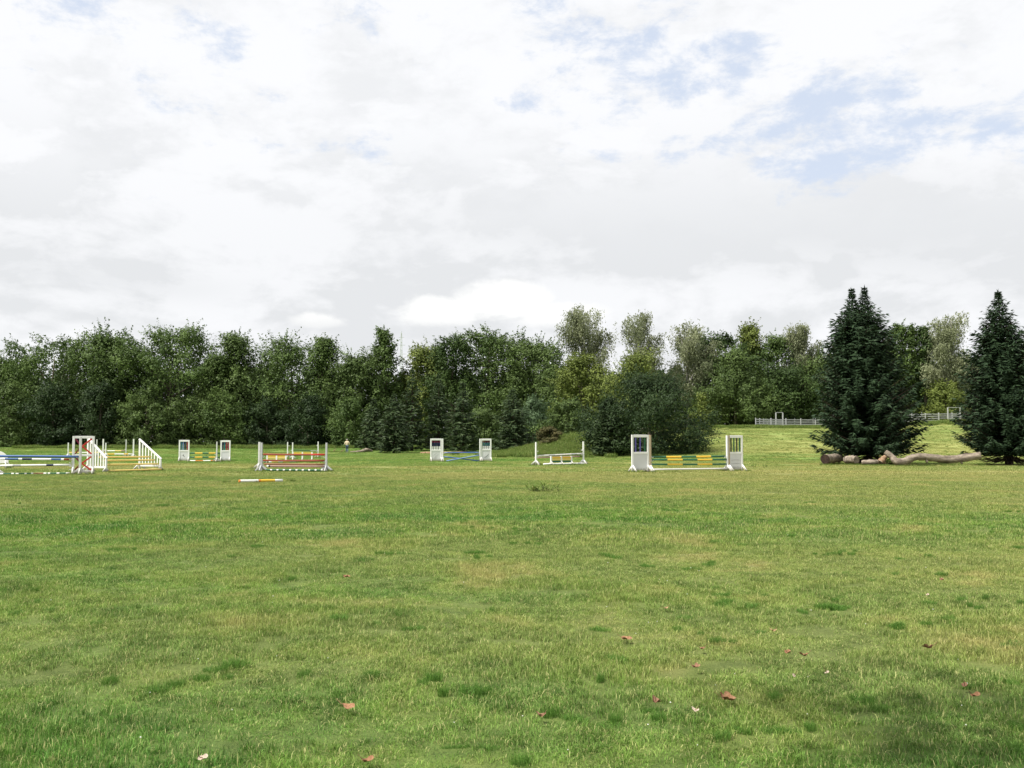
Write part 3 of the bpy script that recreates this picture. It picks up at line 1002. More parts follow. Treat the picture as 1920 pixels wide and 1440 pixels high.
def wing(p, rz, label, w, h, bars, window=(0.54, 0.93), panel='panel', frame='white', post=None, post_mat='white', cups=(), picket=None, marks=None, inner=None, gapped=False, legs='white', round_=None):
    """panelled jump wing: framed window with bars above a boarded lower half; 'post' is the side (-1/+1) of the cup post"""
    root = empty('jump_wing', p, rz, label, 'jump wing', 'panelled wings of the jumps')
    sw, th = 0.105, 0.075
    z0 = 0.10
    zw0, zw1 = h * window[0], h * window[1]
    for s in (-1, 1):
        mb = MB()
        mb.bar((s * (w / 2 - sw / 2), 0, 0.04), (s * (w / 2 - sw / 2), 0, h), sw, th, up=(0, 1, 0))
        o = mb.build('stile', M[inner if (inner and s == post) else frame], root)
        leg_pair(root, s * (w / 2 - sw / 2), 0.34, 0.42, M[legs])
    iw = w / 2 - sw
    mb = MB()
    mb.bar((-iw, 0, (zw1 + h) / 2), (iw, 0, (zw1 + h) / 2), th - 0.006, h - zw1)
    mb.build('top_rail', M[frame], root)
    mb = MB()
    mb.bar((-iw, 0, zw0 - 0.055), (iw, 0, zw0 - 0.055), th - 0.006, 0.11)
    mb.build('cross_rail', M[frame], root)
    mb = MB()
    zt = zw0 - 0.11
    c = 0.16
    if round_ == 'both':
        poly = [(-iw, z0 + c), (-iw + 0.05, z0 + 0.05), (-iw + c, z0), (iw - c, z0), (iw - 0.05, z0 + 0.05), (iw, z0 + c), (iw, zt), (-iw, zt)]
    elif round_ == 'right':
        poly = [(-iw, z0), (iw - c, z0), (iw - 0.05, z0 + 0.05), (iw, z0 + c), (iw, zt), (-iw, zt)]
    else:
        poly = [(-iw, z0), (iw, z0), (iw, zt), (-iw, zt)]
    mb.prism(poly, -0.014, 0.014)
    panel_ = mb.build('panel', M[panel], root)
    nb = len(bars)
    for i, bm in enumerate(bars):
        x = -iw + 2 * iw * (i + 0.5) / nb
        mb = MB()
        if picket:
            za, zb = zw0, zw0 + (zw1 - zw0) * 0.36
            zc_, zd = zw0 + (zw1 - zw0) * 0.78, zw1
            bw = picket
            mb.bar((x, 0, za), (x, 0, zb), bw, 0.03, 0, up=(0, 1, 0))
            mb.bar((x, 0, zb + 0.001), (x, 0, zc_), bw * 0.9, 0.03, 1, up=(0, 1, 0))
            mb.bar((x, 0, zc_ + 0.001), (x, 0, zd), bw * 0.9, 0.03, 2, up=(0, 1, 0), taper=0.25)
            mb.build('window_bar', [M['white'], M[bm], M['maroon']], root)
        else:
            mb.bar((x, 0, zw0), (x, 0, zw1), 0.075 if not gapped else 0.085, 0.03, up=(0, 1, 0))
            mb.build('window_bar', M[bm], root)
    if post:
        x = post * (w / 2 + 0.075)
        mb = MB()
        mb.bar((x, -0.02, 0.04), (x, -0.02, h - 0.005), 0.10, 0.10, up=(0, 1, 0))
        post_ = mb.build('post', M[post_mat], root)
        for z in (0.5, h - 0.2):
            mb = MB()
            mb.bar((post * w / 2, 0, z), (x - post * 0.05, 0, z), 0.04, 0.05)
            mb.build('bracket', M[frame], root)
        leg_pair(root, x, 0.34, 0.42, M[legs])
        for z in cups:
            cup(post_, x + post * 0.05, -0.02, z, M['offwhite'], post)
    if marks == 'boards':
        for i, z in enumerate((0.62, 0.42, 0.22)):
            mb = MB()
            mb.tube([(-iw * 0.8 + 0.02 * i, -0.018, z), (-iw * 0.2, -0.018, z + 0.018), (iw * 0.5, -0.018, z + 0.012), (iw * 0.86, -0.018, z - 0.012)], [0.006, 0.010, 0.010, 0.005], 5)
            mb.build('board_joint', M['gap'], panel_)
    elif marks == 'streaks':
        for (x0, za, x1, zb) in ((-0.55, 0.28, 0.62, 0.62), (-0.6, 0.52, 0.25, 0.72), (-0.5, 0.20, 0.2, 0.40)):
            mb = MB()
            mb.tube([(x0 * iw, -0.016, za), ((x0 + x1) * iw / 2, -0.017, (za + zb) / 2 + 0.02), (x1 * iw, -0.016, zb)], [0.004, 0.011, 0.004], 5)
            mb.build('painted_stroke', M['gap'], panel_)
    elif marks == 'swoosh':
        mb = MB()
        mb.tube([(-0.55 * iw, -0.017, 0.36), (-0.1 * iw, -0.017, 0.40), (0.35 * iw, -0.017, 0.52), (0.62 * iw, -0.017, 0.66)], [0.008, 0.02, 0.017, 0.006], 5)
        mb.build('painted_stroke', M['black'], panel_)
    elif marks == 'bird':
        mb = MB()
        mb.tube([(-0.05, -0.017, 0.62), (-0.07, -0.017, 0.54), (-0.02, -0.017, 0.46), (0.07, -0.017, 0.38)], [0.010, 0.016, 0.022, 0.006], 5)
        mb.tube([(-0.14, -0.017, 0.52), (-0.09, -0.017, 0.53), (-0.03, -0.017, 0.47)], [0.005, 0.010, 0.008], 5)
        mb.build('painted_emblem', M['black'], panel_)
    return root


def pole(a, b, bands, label, r=0.05, group='poles of the jumps', sag=0.0):
    """round pole from a to b; bands is a list of (end share, material)"""
    a, b = Vector(a), Vector(b)
    c = (a + b) / 2
    d = b - a
    L = d.length
    pts, rad, mats, names = [], [], [], []
    prev = 0.0
    for e, m in bands:
        m = {'white': 'whitepole', 'offwhite': 'offpole'}.get(m, m)
        if m not in names:
            names.append(m)
        k = max(1, int(round((e - prev) * 6)))
        for i in range(k):
            mats.append(names.index(m))
            s0 = prev + (e - prev) * i / k
            pts.append(s0)
        prev = e
    pts.append(1.0)
    mb = MB()
    P3 = [Vector(((s - 0.5) * L, 0, -sag * (1 - (2 * s - 1) ** 2))) for s in pts]
    mb.tube(P3, [r * (0.99 + 0.02 * math.sin(i * 1.7)) for i in range(len(P3))], 12, mats=mats)
    o = mb.build('jump_pole', [M[n_] for n_ in names], None, smooth=True)
    for f in o.data.polygons:
        if len(f.vertices) > 4:
            f.use_smooth = False
    if max(a.z, b.z) < 0.12:
        c.z += 0.02
    o.location = c
    o.rotation_mode = 'QUATERNION'
    o.rotation_quaternion = d.to_track_quat('X', 'Z')
    tag(o, label, 'pole', group)
    return o


def even(*ms):
    n = len(ms)
    return [((i + 1) / n, m) for i, m in enumerate(ms)]


def ang(a, b):
    return math.atan2(b.y - a.y, b.x - a.x)


# --- green and yellow jump, right of the middle
A0, A1 = ground_pt(1200.5, 53.8), ground_pt(1379, 56.2)
ra = ang(A0, A1)
wing(A0, ra, 'white wing with violet window bars, left end of the green and yellow jump', 1.06, 1.99, ['purple', 'purple', 'green'], post=1, post_mat='tan', cups=(0.80, 0.62, 0.42), round_='right')
wing(A1, ra, 'white wing with black and green window bars, right end of the green and yellow jump', 0.98, 2.0, ['black', 'green', 'black', 'green'], post=-1, post_mat='white', inner='tan', cups=(0.80, 0.62, 0.40), marks='boards', round_='both')
ux = Vector((math.cos(ra), math.sin(ra), 0))
uy = Vector((-math.sin(ra), math.cos(ra), 0))
e0, e1 = A0 + ux * 0.70, A1 - ux * 0.62
gy5 = even('green', 'yellow', 'green', 'yellow', 'green')
Z = Vector((0, 0, 1))
pole(e0 + Z * 0.80 + uy * 0.10, e1 + Z * 0.84 + uy * 0.10, gy5, 'topmost green and yellow banded pole between the two window-bar wings', 0.052, sag=0.01)
pole(e0 + Z * 0.66 - uy * 0.02, e1 + Z * 0.66 - uy * 0.02, gy5, 'second green and yellow banded pole, close under the topmost one', 0.050, sag=0.01)
pole(e0 + Z * 0.41 - uy * 0.02, e1 + Z * 0.41 - uy * 0.02, gy5, 'lowest green and yellow banded pole, above the white pole', 0.048, sag=0.01)
pole(e0 + Z * 0.13 - uy * 0.05, e1 + Z * 0.16 - uy * 0.05, [(1.0, 'offwhite')], 'plain white pole lowest in the green and yellow jump', 0.045)

# --- blue jump in the middle, with crossed poles
B0, B1 = ground_pt(817.5, 83.5), ground_pt(911.5, 84.5)
rb = ang(B0, B1)
wing(B0, rb, 'white wing with five pickets and grey streaks, left end of the blue jump', 0.96, 1.92, ['navy'] * 5, window=(0.52, 0.92), post=1, cups=(0.74, 0.36), picket=0.085, marks='streaks')
wing(B1, rb, 'white wing with four pickets and a black stroke, right end of the blue jump', 0.90, 1.92, ['teal'] * 4, window=(0.55, 0.92), post=-1, cups=(0.74, 0.50), picket=0.09, marks='swoosh')
ux = Vector((math.cos(rb), math.sin(rb), 0))
uy = Vector((-math.sin(rb), math.cos(rb), 0))
e0, e1 = B0 + ux * 0.66, B1 - ux * 0.62
pole(e0 + Z * 0.74, e1 + Z * 0.76, [(0.1, 'paleblue'), (0.9, 'blue'), (1, 'paleblue')], 'level blue pole along the top of the crossed-pole jump', 0.055)
pole(e0 + Z * 0.42 - uy * 0.06, e1 + Z * 0.07 - uy * 0.06, [(1, 'blue')], 'blue crossed pole sloping down to the right', 0.050)
pole(e0 + Z * 0.06 - uy * 0.20 + ux * 0.15, e1 + Z * 0.54 - uy * 0.06, [(1, 'paleblue')], 'pale blue crossed pole sloping up to the right', 0.050)

# --- yellow and green jump on the left
C0, C1 = ground_pt(345, 83.8), ground_pt(422.5, 84.2)
rc_ = ang(C0, C1)
wing(C0, rc_, 'white wing with striped window and black emblem, left of the low yellow-green jump', 0.86, 1.80, ['teal', 'paleblue', 'navy', 'maroon'], window=(0.53, 0.92), marks='bird', gapped=True)
wing(C1, rc_, 'white wing with striped window and plain panel, right of the low yellow-green jump', 0.82, 1.77, ['navy', 'teal', 'maroon', 'maroon'], window=(0.53, 0.92), gapped=True)
post_stand(406.3, 82.6, 1.68, 'lone greyish post stand in front of the plain-panel striped wing', rc_, 'offwhite', cups=(0.66, 0.4), dirx=-1)
ux = Vector((math.cos(rc_), math.sin(rc_), 0))
uy = Vector((-math.sin(rc_), math.cos(rc_), 0))
e0, e1 = C0 + ux * 0.46, C1 - ux * 0.44
b1 = [(0.17, 'green'), (0.42, 'yellow'), (0.63, 'green'), (0.85, 'yellow'), (1, 'green')]
pole(e0 + Z * 0.70, e1 + Z * 0.70, b1, 'upper yellow and green pole of the low jump with striped-window wings', 0.055)
pole(e0 + Z * 0.36, e1 + Z * 0.36, b1, 'lower yellow and green pole of the low jump with striped-window wings', 0.055)
pole(e0 + Z * 0.06 - uy * 0.1, e1 + Z * 0.06 - uy * 0.1, [(0.2, 'white'), (0.45, 'orange'), (0.7, 'white'), (0.85, 'orange'), (1, 'white')], 'white and orange pole on the grass under the low yellow and green jump', 0.048)

# --- rust-red jump
D0, D1 = ground_pt(490.5, 55.6), ground_pt(612, 55.2)
rd = ang(D0, D1)
post_stand(0, 0, 1.58, 'grey post stand, near left end of the rust-red jump', rd, 'greypost', cups=(0.82, 0.56, 0.38), loc=D0)
post_stand(0, 0, 1.58, 'grey post stand, right end of the rust-red jump', rd, 'greypost', cups=(0.82, 0.56, 0.38), dirx=-1, loc=D1)
post_stand(486.2, 60.5, 1.62, 'whitish post stand just behind the left end of the rust-red jump', rd, 'offwhite', w=0.12, cups=(0.8,))
ux = Vector((math.cos(rd), math.sin(rd), 0))
uy = Vector((-math.sin(rd), math.cos(rd), 0))
e0, e1 = D0 + ux * 0.10, D1 - ux * 0.10
pole(e0 + Z * 0.93, e1 + Z * 0.93, [(0.78, 'rust'), (1, 'red')], 'topmost rust-red pole between the grey post stands', 0.055, sag=0.01)
pole(e0 + Z * 0.60, e1 + Z * 0.60, [(1, 'rust')], 'second rust-red pole between the grey post stands', 0.055, sag=0.01)
pole(e0 + Z * 0.40 + ux * 0.05, e1 + Z * 0.40, [(1, 'brown')], 'brown pole under the two rust-red poles', 0.048, sag=0.01)
pole(e0 + Z * 0.285 + ux * 0.22 - uy * 0.02, e1 + Z * 0.285, [(0.03, 'white'), (0.06, 'black'), (1, 'mauve')], 'faded mauve pole with black and white tip under the brown pole', 0.055)
gb = []
for i in range(9):
    gb += [((i + 0.72) / 9, 'green'), ((i + 1) / 9, 'white')]
gb = [(min(1, e), m) for e, m in gb]
pole(e0 + Z * 0.06 - uy * 0.12 + ux * 0.2, e1 + Z * 0.06 - uy * 0.12 - ux * 0.05, gb, 'dark green pole with narrow white rings on the grass under the rust-red jump', 0.048)


# --- low plank gates (white stubs, yellow planks) and the stands around them
def low_gate(p, rz, n, w, h, label, tops, rail='white'):
    root = empty('low_gate', p, rz, label, 'jump filler', 'low yellow plank gates')
    for i in range(n):
        x = -w / 2 + w * i / (n - 1)
        mb = MB()
        mb.bar((x, 0, 0.03), (x, 0, h), 0.115, 0.085, up=(0, 1, 0))
        mb.build('stub_post', M['white'], root)
        for s in (-1, 1):
            mb = MB()
            mb.bar((x, s * 0.04, 0.22), (x, s * 0.34, 0.03), 0.06, 0.08, up=(0, s, 0.6))
            mb.build('leg', M['white'], root)
    for i in range(n - 1):
        xa, xb = -w / 2 + w * i / (n - 1) + 0.06, -w / 2 + w * (i + 1) / (n - 1) - 0.06
        for z, m in tops:
            mb = MB()
            mb.bar((xa, -0.02, z), (xb, -0.02, z), 0.03, 0.12)
            mb.build('plank', M[m], root)
    return root


post_stand(539, 103, 1.62, 'far white post stand, left end of the dark green pole behind the rust-red jump', 0.1, cups=(1.25, 0.6))
post_stand(548.5, 95, 1.58, 'white post stand between the two yellow plank gates behind the rust-red jump', 0.1, cups=(0.85,), dirx=-1)
post_stand(596.3, 103, 1.62, 'far white post stand, right end of the dark green pole behind the rust-red jump', 0.1, cups=(1.25, 0.6), dirx=-1)
pole(ground_pt(547, 96) + Z * 0.86, ground_pt(595, 103) + Z * 0.66, [(0.7, 'green'), (1, 'greypost')], 'dark green pole seen above the right part of the rust-red jump', 0.045)
low_gate(ground_pt(518.5, 77), 0.05, 3, 1.42, 0.66, 'yellow plank gate seen through the left half of the rust-red jump', [(0.56, 'yellow'), (0.42, 'cream')])
low_gate(ground_pt(567, 86), 0.05, 3, 1.62, 0.76, 'orange-yellow plank gate seen above the right half of the rust-red jump', [(0.66, 'yellow'), (0.53, 'orange')])
pole(ground_pt(504, 76) + Z * 0.10, ground_pt(556, 76.5) + Z * 0.10, [(0.1, 'white'), (0.35, 'cream'), (0.5, 'offwhite'), (0.75, 'cream'), (1, 'offwhite')], 'cream and white pole on the grass behind the rust-red jump', 0.05)

# --- small white jump in front of the mound
F0, F1 = ground_pt(1005, 70.5), ground_pt(1094, 72.6)
rf = ang(F0, F1)
post_stand(0, 0, 1.62, 'white post stand, left end of the small jump below the grassy mound', rf, 'white', cups=(1.0, 0.60), loc=F0, reach=0.40)
post_stand(0, 0, 1.66, 'white post stand, right end of the small jump below the grassy mound', rf, 'white', cups=(1.05, 0.72, 0.3), dirx=-1, loc=F1, reach=0.40)
ux = Vector((math.cos(rf), math.sin(rf), 0))
uy = Vector((-math.sin(rf), math.cos(rf), 0))
e0, e1 = F0 + ux * 0.08, F1 - ux * 0.08
pole(e0 + Z * 0.66, e1 + Z * 0.78, [(0.25, 'offwhite'), (0.38, 'greypost'), (0.75, 'offwhite'), (0.87, 'greypost'), (1, 'offwhite')], 'greyish white pole along the top of the small jump below the mound', 0.052)
pole(e0 + Z * 0.53 + uy * 0.35, e1 + Z * 0.58 + uy * 0.35, [(1, 'mauve')], 'thin brownish pole behind the top pole of the small jump below the mound', 0.040)
low_gate(ground_pt(1052.5, 71.2), rf, 3, 1.72, 0.64, 'yellow plank gate under the small jump below the grassy mound', [(0.53, 'yellow'), (0.40, 'cream'), (0.26, 'green')])
pole(e0 + Z * 0.075 - uy * 0.38 + ux * 0.30, e1 + Z * 0.075 - uy * 0.38 - ux * 0.1, [(0.82, 'white'), (0.9, 'greypost'), (1, 'white')], 'white pole lying on the grass along the small jump below the mound', 0.055)

# --- loose pole on the grass
pa, pb = ground_pt(448.5, 40.2), ground_pt(530, 41.3)
pole(pa + Z * 0.062, pb + Z * 0.062, [(0.03, 'orange'), (0.44, 'white'), (0.49, 'orange'), (0.82, 'yellow'), (1.0, 'white')], 'short white and yellow pole lying loose on the open grass', 0.055)

# --- blue and white jump at the left edge
G1 = ground_pt(156, 50.5)
G0 = ground_pt(-7, 49.6)
rg = ang(G0, G1)
root = empty('jump_wing', G1, rg + 0.05, 'tall open white wing with red zigzag braces, right end of the blue and white jump', 'jump wing', 'open framed wings')
gw, gh = 1.02, 1.93
for x in (-gw / 2 + 0.05, gw / 2 - 0.05):
    MB().bar((x, 0, 0.04), (x, 0, gh), 0.11, 0.08, up=(0, 1, 0)).build('stile', M['white'], root)
    leg_pair(root, x, 0.34, 0.42, M['white'])
for z, hh in ((gh - 0.06, 0.12), (0.97, 0.11), (0.16, 0.11)):
    MB().bar((-gw / 2 + 0.105, 0, z), (gw / 2 - 0.105, 0, z), 0.07, hh).build('rail', M['white'], root)
for (z0_, z1_) in ((0.22, 0.91), (1.03, 1.80)):
    zm = (z0_ + z1_) / 2
    xr, xl = gw / 2 - 0.12, -0.06
    MB().bar((xr, -0.01, z1_), (xl, -0.01, zm), 0.04, 0.075, up=(0.3, 0, 1)).build('brace', M['red'], root)
    MB().bar((xl, -0.012, zm), (xr, -0.012, z0_), 0.04, 0.075, up=(0.3, 0, 1)).build('brace', M['red'], root)
    MB().bar((-xr, 0.02, z0_), (xl - 0.04, 0.02, zm), 0.04, 0.07, up=(0.3, 0, 1)).build('brace', M['rust'], root)
    MB().bar((-xr, 0.022, z1_), (xl - 0.04, 0.022, zm), 0.04, 0.07, up=(0.3, 0, 1)).build('brace', M['maroon'], root)
for z in (0.78, 0.62, 0.45, 0.28):
    cup(root, -gw / 2, -0.02, z, M['offwhite'], -1)
g2 = ground_pt(150.5, 49.7)
post_stand(0, 0, 1.88, 'greyish post stand in front of the red zigzag wing', rg, 'offwhite', w=0.11, cups=(0.9,), dirx=-1, loc=g2, reach=0.40)
post_stand(0, 0, 1.7, 'white post stand at the left edge, left end of the blue and white jump', rg, 'white', cups=(0.9, 0.6), loc=G0, reach=0.45)
ux = Vector((math.cos(rg), math.sin(rg), 0))
uy = Vector((-math.sin(rg), math.cos(rg), 0))
e0, e1 = G0 + ux * 0.1, G1 - ux * 0.57
pole(e0 - uy * 0.3 + Z * 0.94, g2 + Z * 0.90 - ux * 0.06, [(1, 'blue')], 'long blue pole along the top of the jump at the left edge', 0.060, sag=-0.01)
pole(e0 + uy * 0.3 + Z * 0.80, e1 + uy * 0.02 + Z * 0.76, [(0.07, 'white'), (0.26, 'blue'), (0.31, 'white'), (0.45, 'navy'), (0.72, 'white'), (0.86, 'blue'), (0.9, 'white'), (1, 'rust')], 'blue and white banded pole just behind the long blue pole', 0.050)
pole(e0 + Z * 0.475, e1 + Z * 0.49, [(0.2, 'white'), (0.31, 'greypost'), (0.66, 'white'), (0.76, 'navy'), (1, 'white')], 'white pole with two grey-blue bands, middle of the jump at the left edge', 0.050)
gb = [(0.09, 'white'), (0.2, 'green'), (0.235, 'white'), (0.26, 'green'), (0.30, 'white'), (0.38, 'green'), (0.41, 'white'), (0.47, 'green'), (0.5, 'white'), (0.64, 'brown'), (0.68, 'white'), (0.70, 'green'), (0.73, 'white'), (0.82, 'green'), (0.86, 'white'), (0.95, 'green'), (1, 'white')]
pole(e0 + Z * 0.055 - uy * 0.25, e1 + Z * 0.055 - uy * 0.25, gb, 'green pole with white rings on the grass under the blue and white jump', 0.048)
# arched white filler board behind it
root = empty('filler_board', ground_pt(-8, 62), 0.1, 'white round-topped filler board on legs at the left edge', 'jump filler')
poly = [(-0.75, 0.30)] + [(-0.75 * math.cos(a), 0.45 + 0.62 * math.sin(a)) for a in np.linspace(0, PI, 15)] + [(0.75, 0.30)]
MB().prism([(x, z) for x, z in poly], -0.02, 0.02).build('board', M['white'], root)
for x in (-0.6, 0.6):
    leg_pair(root, x, 0.42, 0.42, M['white'], splay=0.4)


# --- sloping yellow jump (triple bar)
def slope_wing(near, far, hn, hf, label):
    rz = ang(near, far)
    L = (far - near).length
    root = empty('jump_wing', near, rz, label, 'jump wing', 'sloping picket wings')
    MB().bar((0, 0, 0.03), (0, 0, hn), 0.10, 0.10, up=(0, 1, 0)).build('short_post', M['white'], root)
    MB().bar((L, 0, 0.03), (L, 0, hf), 0.10, 0.10, up=(0, 1, 0)).build('tall_post', M['white'], root)
    MB().bar((-0.05, 0, hn + 0.03), (L + 0.06, 0, hf + 0.05), 0.10, 0.09).build('sloping_rail', M['white'], root)
    MB().bar((0.05, 0, 0.26), (L - 0.05, 0, 0.26), 0.06, 0.10).build('bottom_rail', M['white'], root)
    k = 7
    for i in range(1, k):
        x = L * i / k
        MB().bar((x, 0.004, 0.31), (x, 0.004, hn + (hf - hn) * i / k - 0.01), 0.075, 0.03, up=(0, 1, 0)).build('picket', M['white'], root)
    leg_pair(root, L, 0.36, 0.5, M['white'])
    leg_pair(root, 0.0, 0.20, 0.2, M['white'])
    return root


hn1 = ground_pt(301, 57.6)
hn0 = ground_pt(199, 53.9)
hd = (hn1 - hn0).normalized()
hp = Vector((-hd.y, hd.x, 0))
hf1, hf0 = hn1 + hp * 1.55, hn0 + hp * 1.30
slope_wing(hn0, hf0, 0.70, 1.80, 'sloping white picket wing beside the red zigzag wing, left end of the yellow jump')
slope_wing(hn1, hf1, 0.62, 1.74, 'sloping white picket wing, right end of the plain yellow jump')
off = hd * 0.07
for s_, z_, lab in ((0.42, 0.80, 'topmost plain yellow pole of the sloping jump'),
                    (0.24, 0.62, 'second plain yellow pole of the sloping jump'),
                    (0.08, 0.40, 'third plain yellow pole of the sloping jump, low in front')):
    pole(hn0 + (hf0 - hn0) * s_ + off + Z * z_, hn1 + (hf1 - hn1) * s_ - off + Z * (z_ - 0.02), [(1, 'cream')], lab, 0.048)
pole(hn0 - hp * 0.08 + off * 2 + Z * 0.055, hn1 - hp * 0.10 - off * 0.5 + Z * 0.055, [(1, 'cream')], 'plain yellow pole lying on the grass in front of the sloping jump', 0.052)

# --- far jumps behind the yellow one
post_stand(193, 103, 1.90, 'white post stand behind the left sloping wing, left end of the yellow and white pole', 0.2, cups=(0.4,), w=0.13)
post_stand(250, 103, 1.90, 'tall white post stand just left of the right sloping wing', 0.2, cups=(0.4,), dirx=-1, w=0.13)
pole(ground_pt(196, 103) + Z * 0.34, ground_pt(248, 103) + Z * 0.36, [(0.1, 'white'), (0.36, 'yellow'), (0.7, 'white'), (0.86, 'yellow'), (1, 'white')], 'far yellow and white pole seen above the plain yellow poles', 0.055)
post_stand(181, 111, 1.92, 'thin white post stand between the zigzag wing and the left sloping wing', 0.1, 'offwhite', cups=(0.8,))
post_stand(236, 111, 1.90, 'greyish far post stand left of the tall white one', 0.1, 'offwhite', cups=(0.8,), dirx=-1)
pole(ground_pt(183, 111) + Z * 0.62, ground_pt(235, 111) + Z * 0.66, [(0.35, 'mauve'), (0.62, 'white'), (0.85, 'cream'), (1, 'mauve')], 'farthest white and brown pole behind the yellow jump', 0.06)
post_stand(127.5, 108, 1.55, 'far white post stand left of the red zigzag wing', 0.1, 'white', cups=(0.42,))
post_stand(198, 108, 1.55, 'far thin white post stand behind the top of the left sloping wing', 0.1, 'white', cups=(0.4, 0.8), dirx=-1)
pole(ground_pt(129, 108) + Z * 0.50, ground_pt(197, 108) + Z * 0.50, [(0.3, 'cream'), (0.6, 'white'), (1, 'cream')], 'far cream pole seen through the red zigzag wing', 0.05)

# ------------------------------------------------------------------ logs
def log(name, pts, rads, label, mat='log', end='log', n=14, seed_=1, group=None, knots=()):
    base = Vector(pts[0])
    c = Vector((sum(p[0] for p in pts) / len(pts), sum(p[1] for p in pts) / len(pts), 0))
    c.z = tz(c.x, c.y)
    root = empty(name, c, 0, label, 'log', group)
    # smooth curve through the points
    P3 = [Vector(p) - c for p in pts]
    q, r = [], []
    for i in range(len(P3) - 1):
        p0, p1, p2, p3 = P3[max(i - 1, 0)], P3[i], P3[i + 1], P3[min(i + 2, len(P3) - 1)]
        for k in range(5):
            t = k / 5
            q.append(0.5 * ((2 * p1) + (p2 - p0) * t + (2 * p0 - 5 * p1 + 4 * p2 - p3) * t * t + (3 * p1 - p0 - 3 * p2 + p3) * t ** 3))
            r.append(rads[i] * (1 - t) + rads[i + 1] * t)
    q.append(P3[-1])
    r.append(rads[-1])
    rg_ = random.Random(seed_)
    r = [x * rg_.uniform(0.92, 1.08) for x in r]
    mb = MB()
    mb.tube(q, r, n, jit=0.11, rng=rg_, cap=False)
    mb.build('stem', M[mat], root, smooth=True)
    for i, j in ((0, 1), (-1, -2)):
        d = (q[i] - q[j]).normalized()
        mb = MB()
        mb.tube([q[i] - d * 0.04, q[i] - d * 0.01], [r[i] * 0.97, r[i] * 0.97], n)
        mb.build('cut_end', M[end], root)
    for (i, dv, L, rr) in knots:
        mb = MB()
        p = q[i]
        dv = Vector(dv).normalized()
        mb.tube([p, p + dv * L * 0.6, p + dv * L], [rr, rr * 0.8, rr * 0.55], 8, jit=0.08, rng=rg_)
        mb.build('branch_stub', M[mat], root, smooth=True)
    return root


def lp(px, py, Y, dz=0.0):
    p = at(px, py, Y)
    return (p.x, p.y, p.z + dz)


GL = 'logs under the spruces'
log('log', [lp(1660, 847, 69.5), lp(1671, 856, 69.3), lp(1683, 866, 69), lp(1698, 864, 69), lp(1716, 857, 69), lp(1740, 857.5, 69.2), lp(1775, 861, 69.4), lp(1805, 859, 69.2), lp(1838, 854, 69)],
    [0.17, 0.22, 0.25, 0.25, 0.24, 0.25, 0.25, 0.26, 0.28], 'long twisted pale log, its left end bent upward, between the two spruces', knots=((24, (0.2, -0.5, -1), 0.42, 0.12), (34, (0.3, -0.4, -1), 0.4, 0.12)), group=GL, seed_=3)
log('log', [lp(1547, 861, 71), lp(1560, 859.5, 72.3), lp(1575, 859, 73.5)], [0.35, 0.34, 0.28], 'thick short log with a dark hollow end facing left, left of the spruce trunk', end='hollow', group=GL, seed_=4, n=16)
log('log', [lp(1586, 862, 72), lp(1598, 861.5, 71.4), lp(1606, 862, 71)], [0.26, 0.28, 0.25], 'short pale barkless log between the hollow log and the spruce trunk', group=GL, seed_=5)
log('log', [lp(1616, 867, 69.5), lp(1630, 866.5, 69.3), lp(1645, 866, 69.4)], [0.14, 0.19, 0.15], 'low pinkish split log lying left of the root stump', group=GL, seed_=6)
log('log', [lp(1650, 868, 69.8), lp(1655, 862, 69.9), lp(1660, 856, 70)], [0.26, 0.23, 0.15], 'knobbly brown root stump at the left end of the twisted log', 'logdark', group=GL, seed_=7, knots=((3, (1, -0.3, -0.6), 0.35, 0.12), (4, (-1, -0.2, -0.4), 0.35, 0.10)))
GB = 'logs at the edge of the wood'
log('log', [lp(788, 851.5, 128), lp(812, 850.5, 127), lp(860, 851, 127), lp(905, 851.5, 127.5), lp(945, 851.5, 128)], [0.24, 0.30, 0.28, 0.25, 0.20], 'long reddish-brown log lying behind the blue jump', 'logdark', 'log', group=GB, seed_=8)
log('log', [lp(657, 848.5, 131), lp(668, 848, 131), lp(678, 846.2, 131.2), lp(688, 843.5, 131.5), lp(697, 847, 132)], [0.16, 0.20, 0.19, 0.24, 0.20], 'pale broken log right of the walking person', group=GB, seed_=9)
log('log', [lp(613, 851.5, 134), lp(628, 851, 133), lp(645, 851.5, 133)], [0.16, 0.20, 0.16], 'dark brown log left of the walking person', 'logdark', group=GB, seed_=10, knots=((3, (0.5, 0, 0.6), 0.9, 0.07), (6, (0.8, 0, 0.5), 1.2, 0.06)))
log('log', [lp(1214 - 60, 851, 101), lp(1170, 851, 101)], [0.10, 0.09], 'thin grey log at the foot of the very large round bush', 'bark', group=GB, seed_=12) if False else None

# ------------------------------------------------------------------ paddock fence
def fence(pts, label, mat, h=1.35, rails=(0.22, 0.55, 0.88, 1.2), spacing=2.5, w=0.14, skip=None):
    root = empty('rail_fence', pts[0], 0, label, 'fence', 'paddock fences')
    P = []
    for i in range(len(pts) - 1):
        a, b = pts[i], pts[i + 1]
        k = max(1, int(round((b - a).length / spacing)))
        for j in range(k):
            q = a + (b - a) * (j / k)
            P.append(Vector((q.x, q.y, tz(q.x, q.y))))
    q = pts[-1]
    P.append(Vector((q.x, q.y, tz(q.x, q.y))))
    o = P[0]
    pm = MB().bar((0, 0, -0.1), (0, 0, h), w, w, up=(0, 1, 0)).bar((0, 0, h), (0, 0, h + 0.08), w, w, up=(0, 1, 0), taper=0.4).mesh('post', M[mat])
    for p in P:
        link('post', pm, root, p - o)
    for a, b in zip(P[:-1], P[1:]):
        for z in rails:
            d = (b - a).normalized()
            MB().bar(a - o + d * w * 0.5 + Z * z, b - o - d * w * 0.5 + Z * z, 0.045, 0.13).build('rail', M[mat], root)
    return root


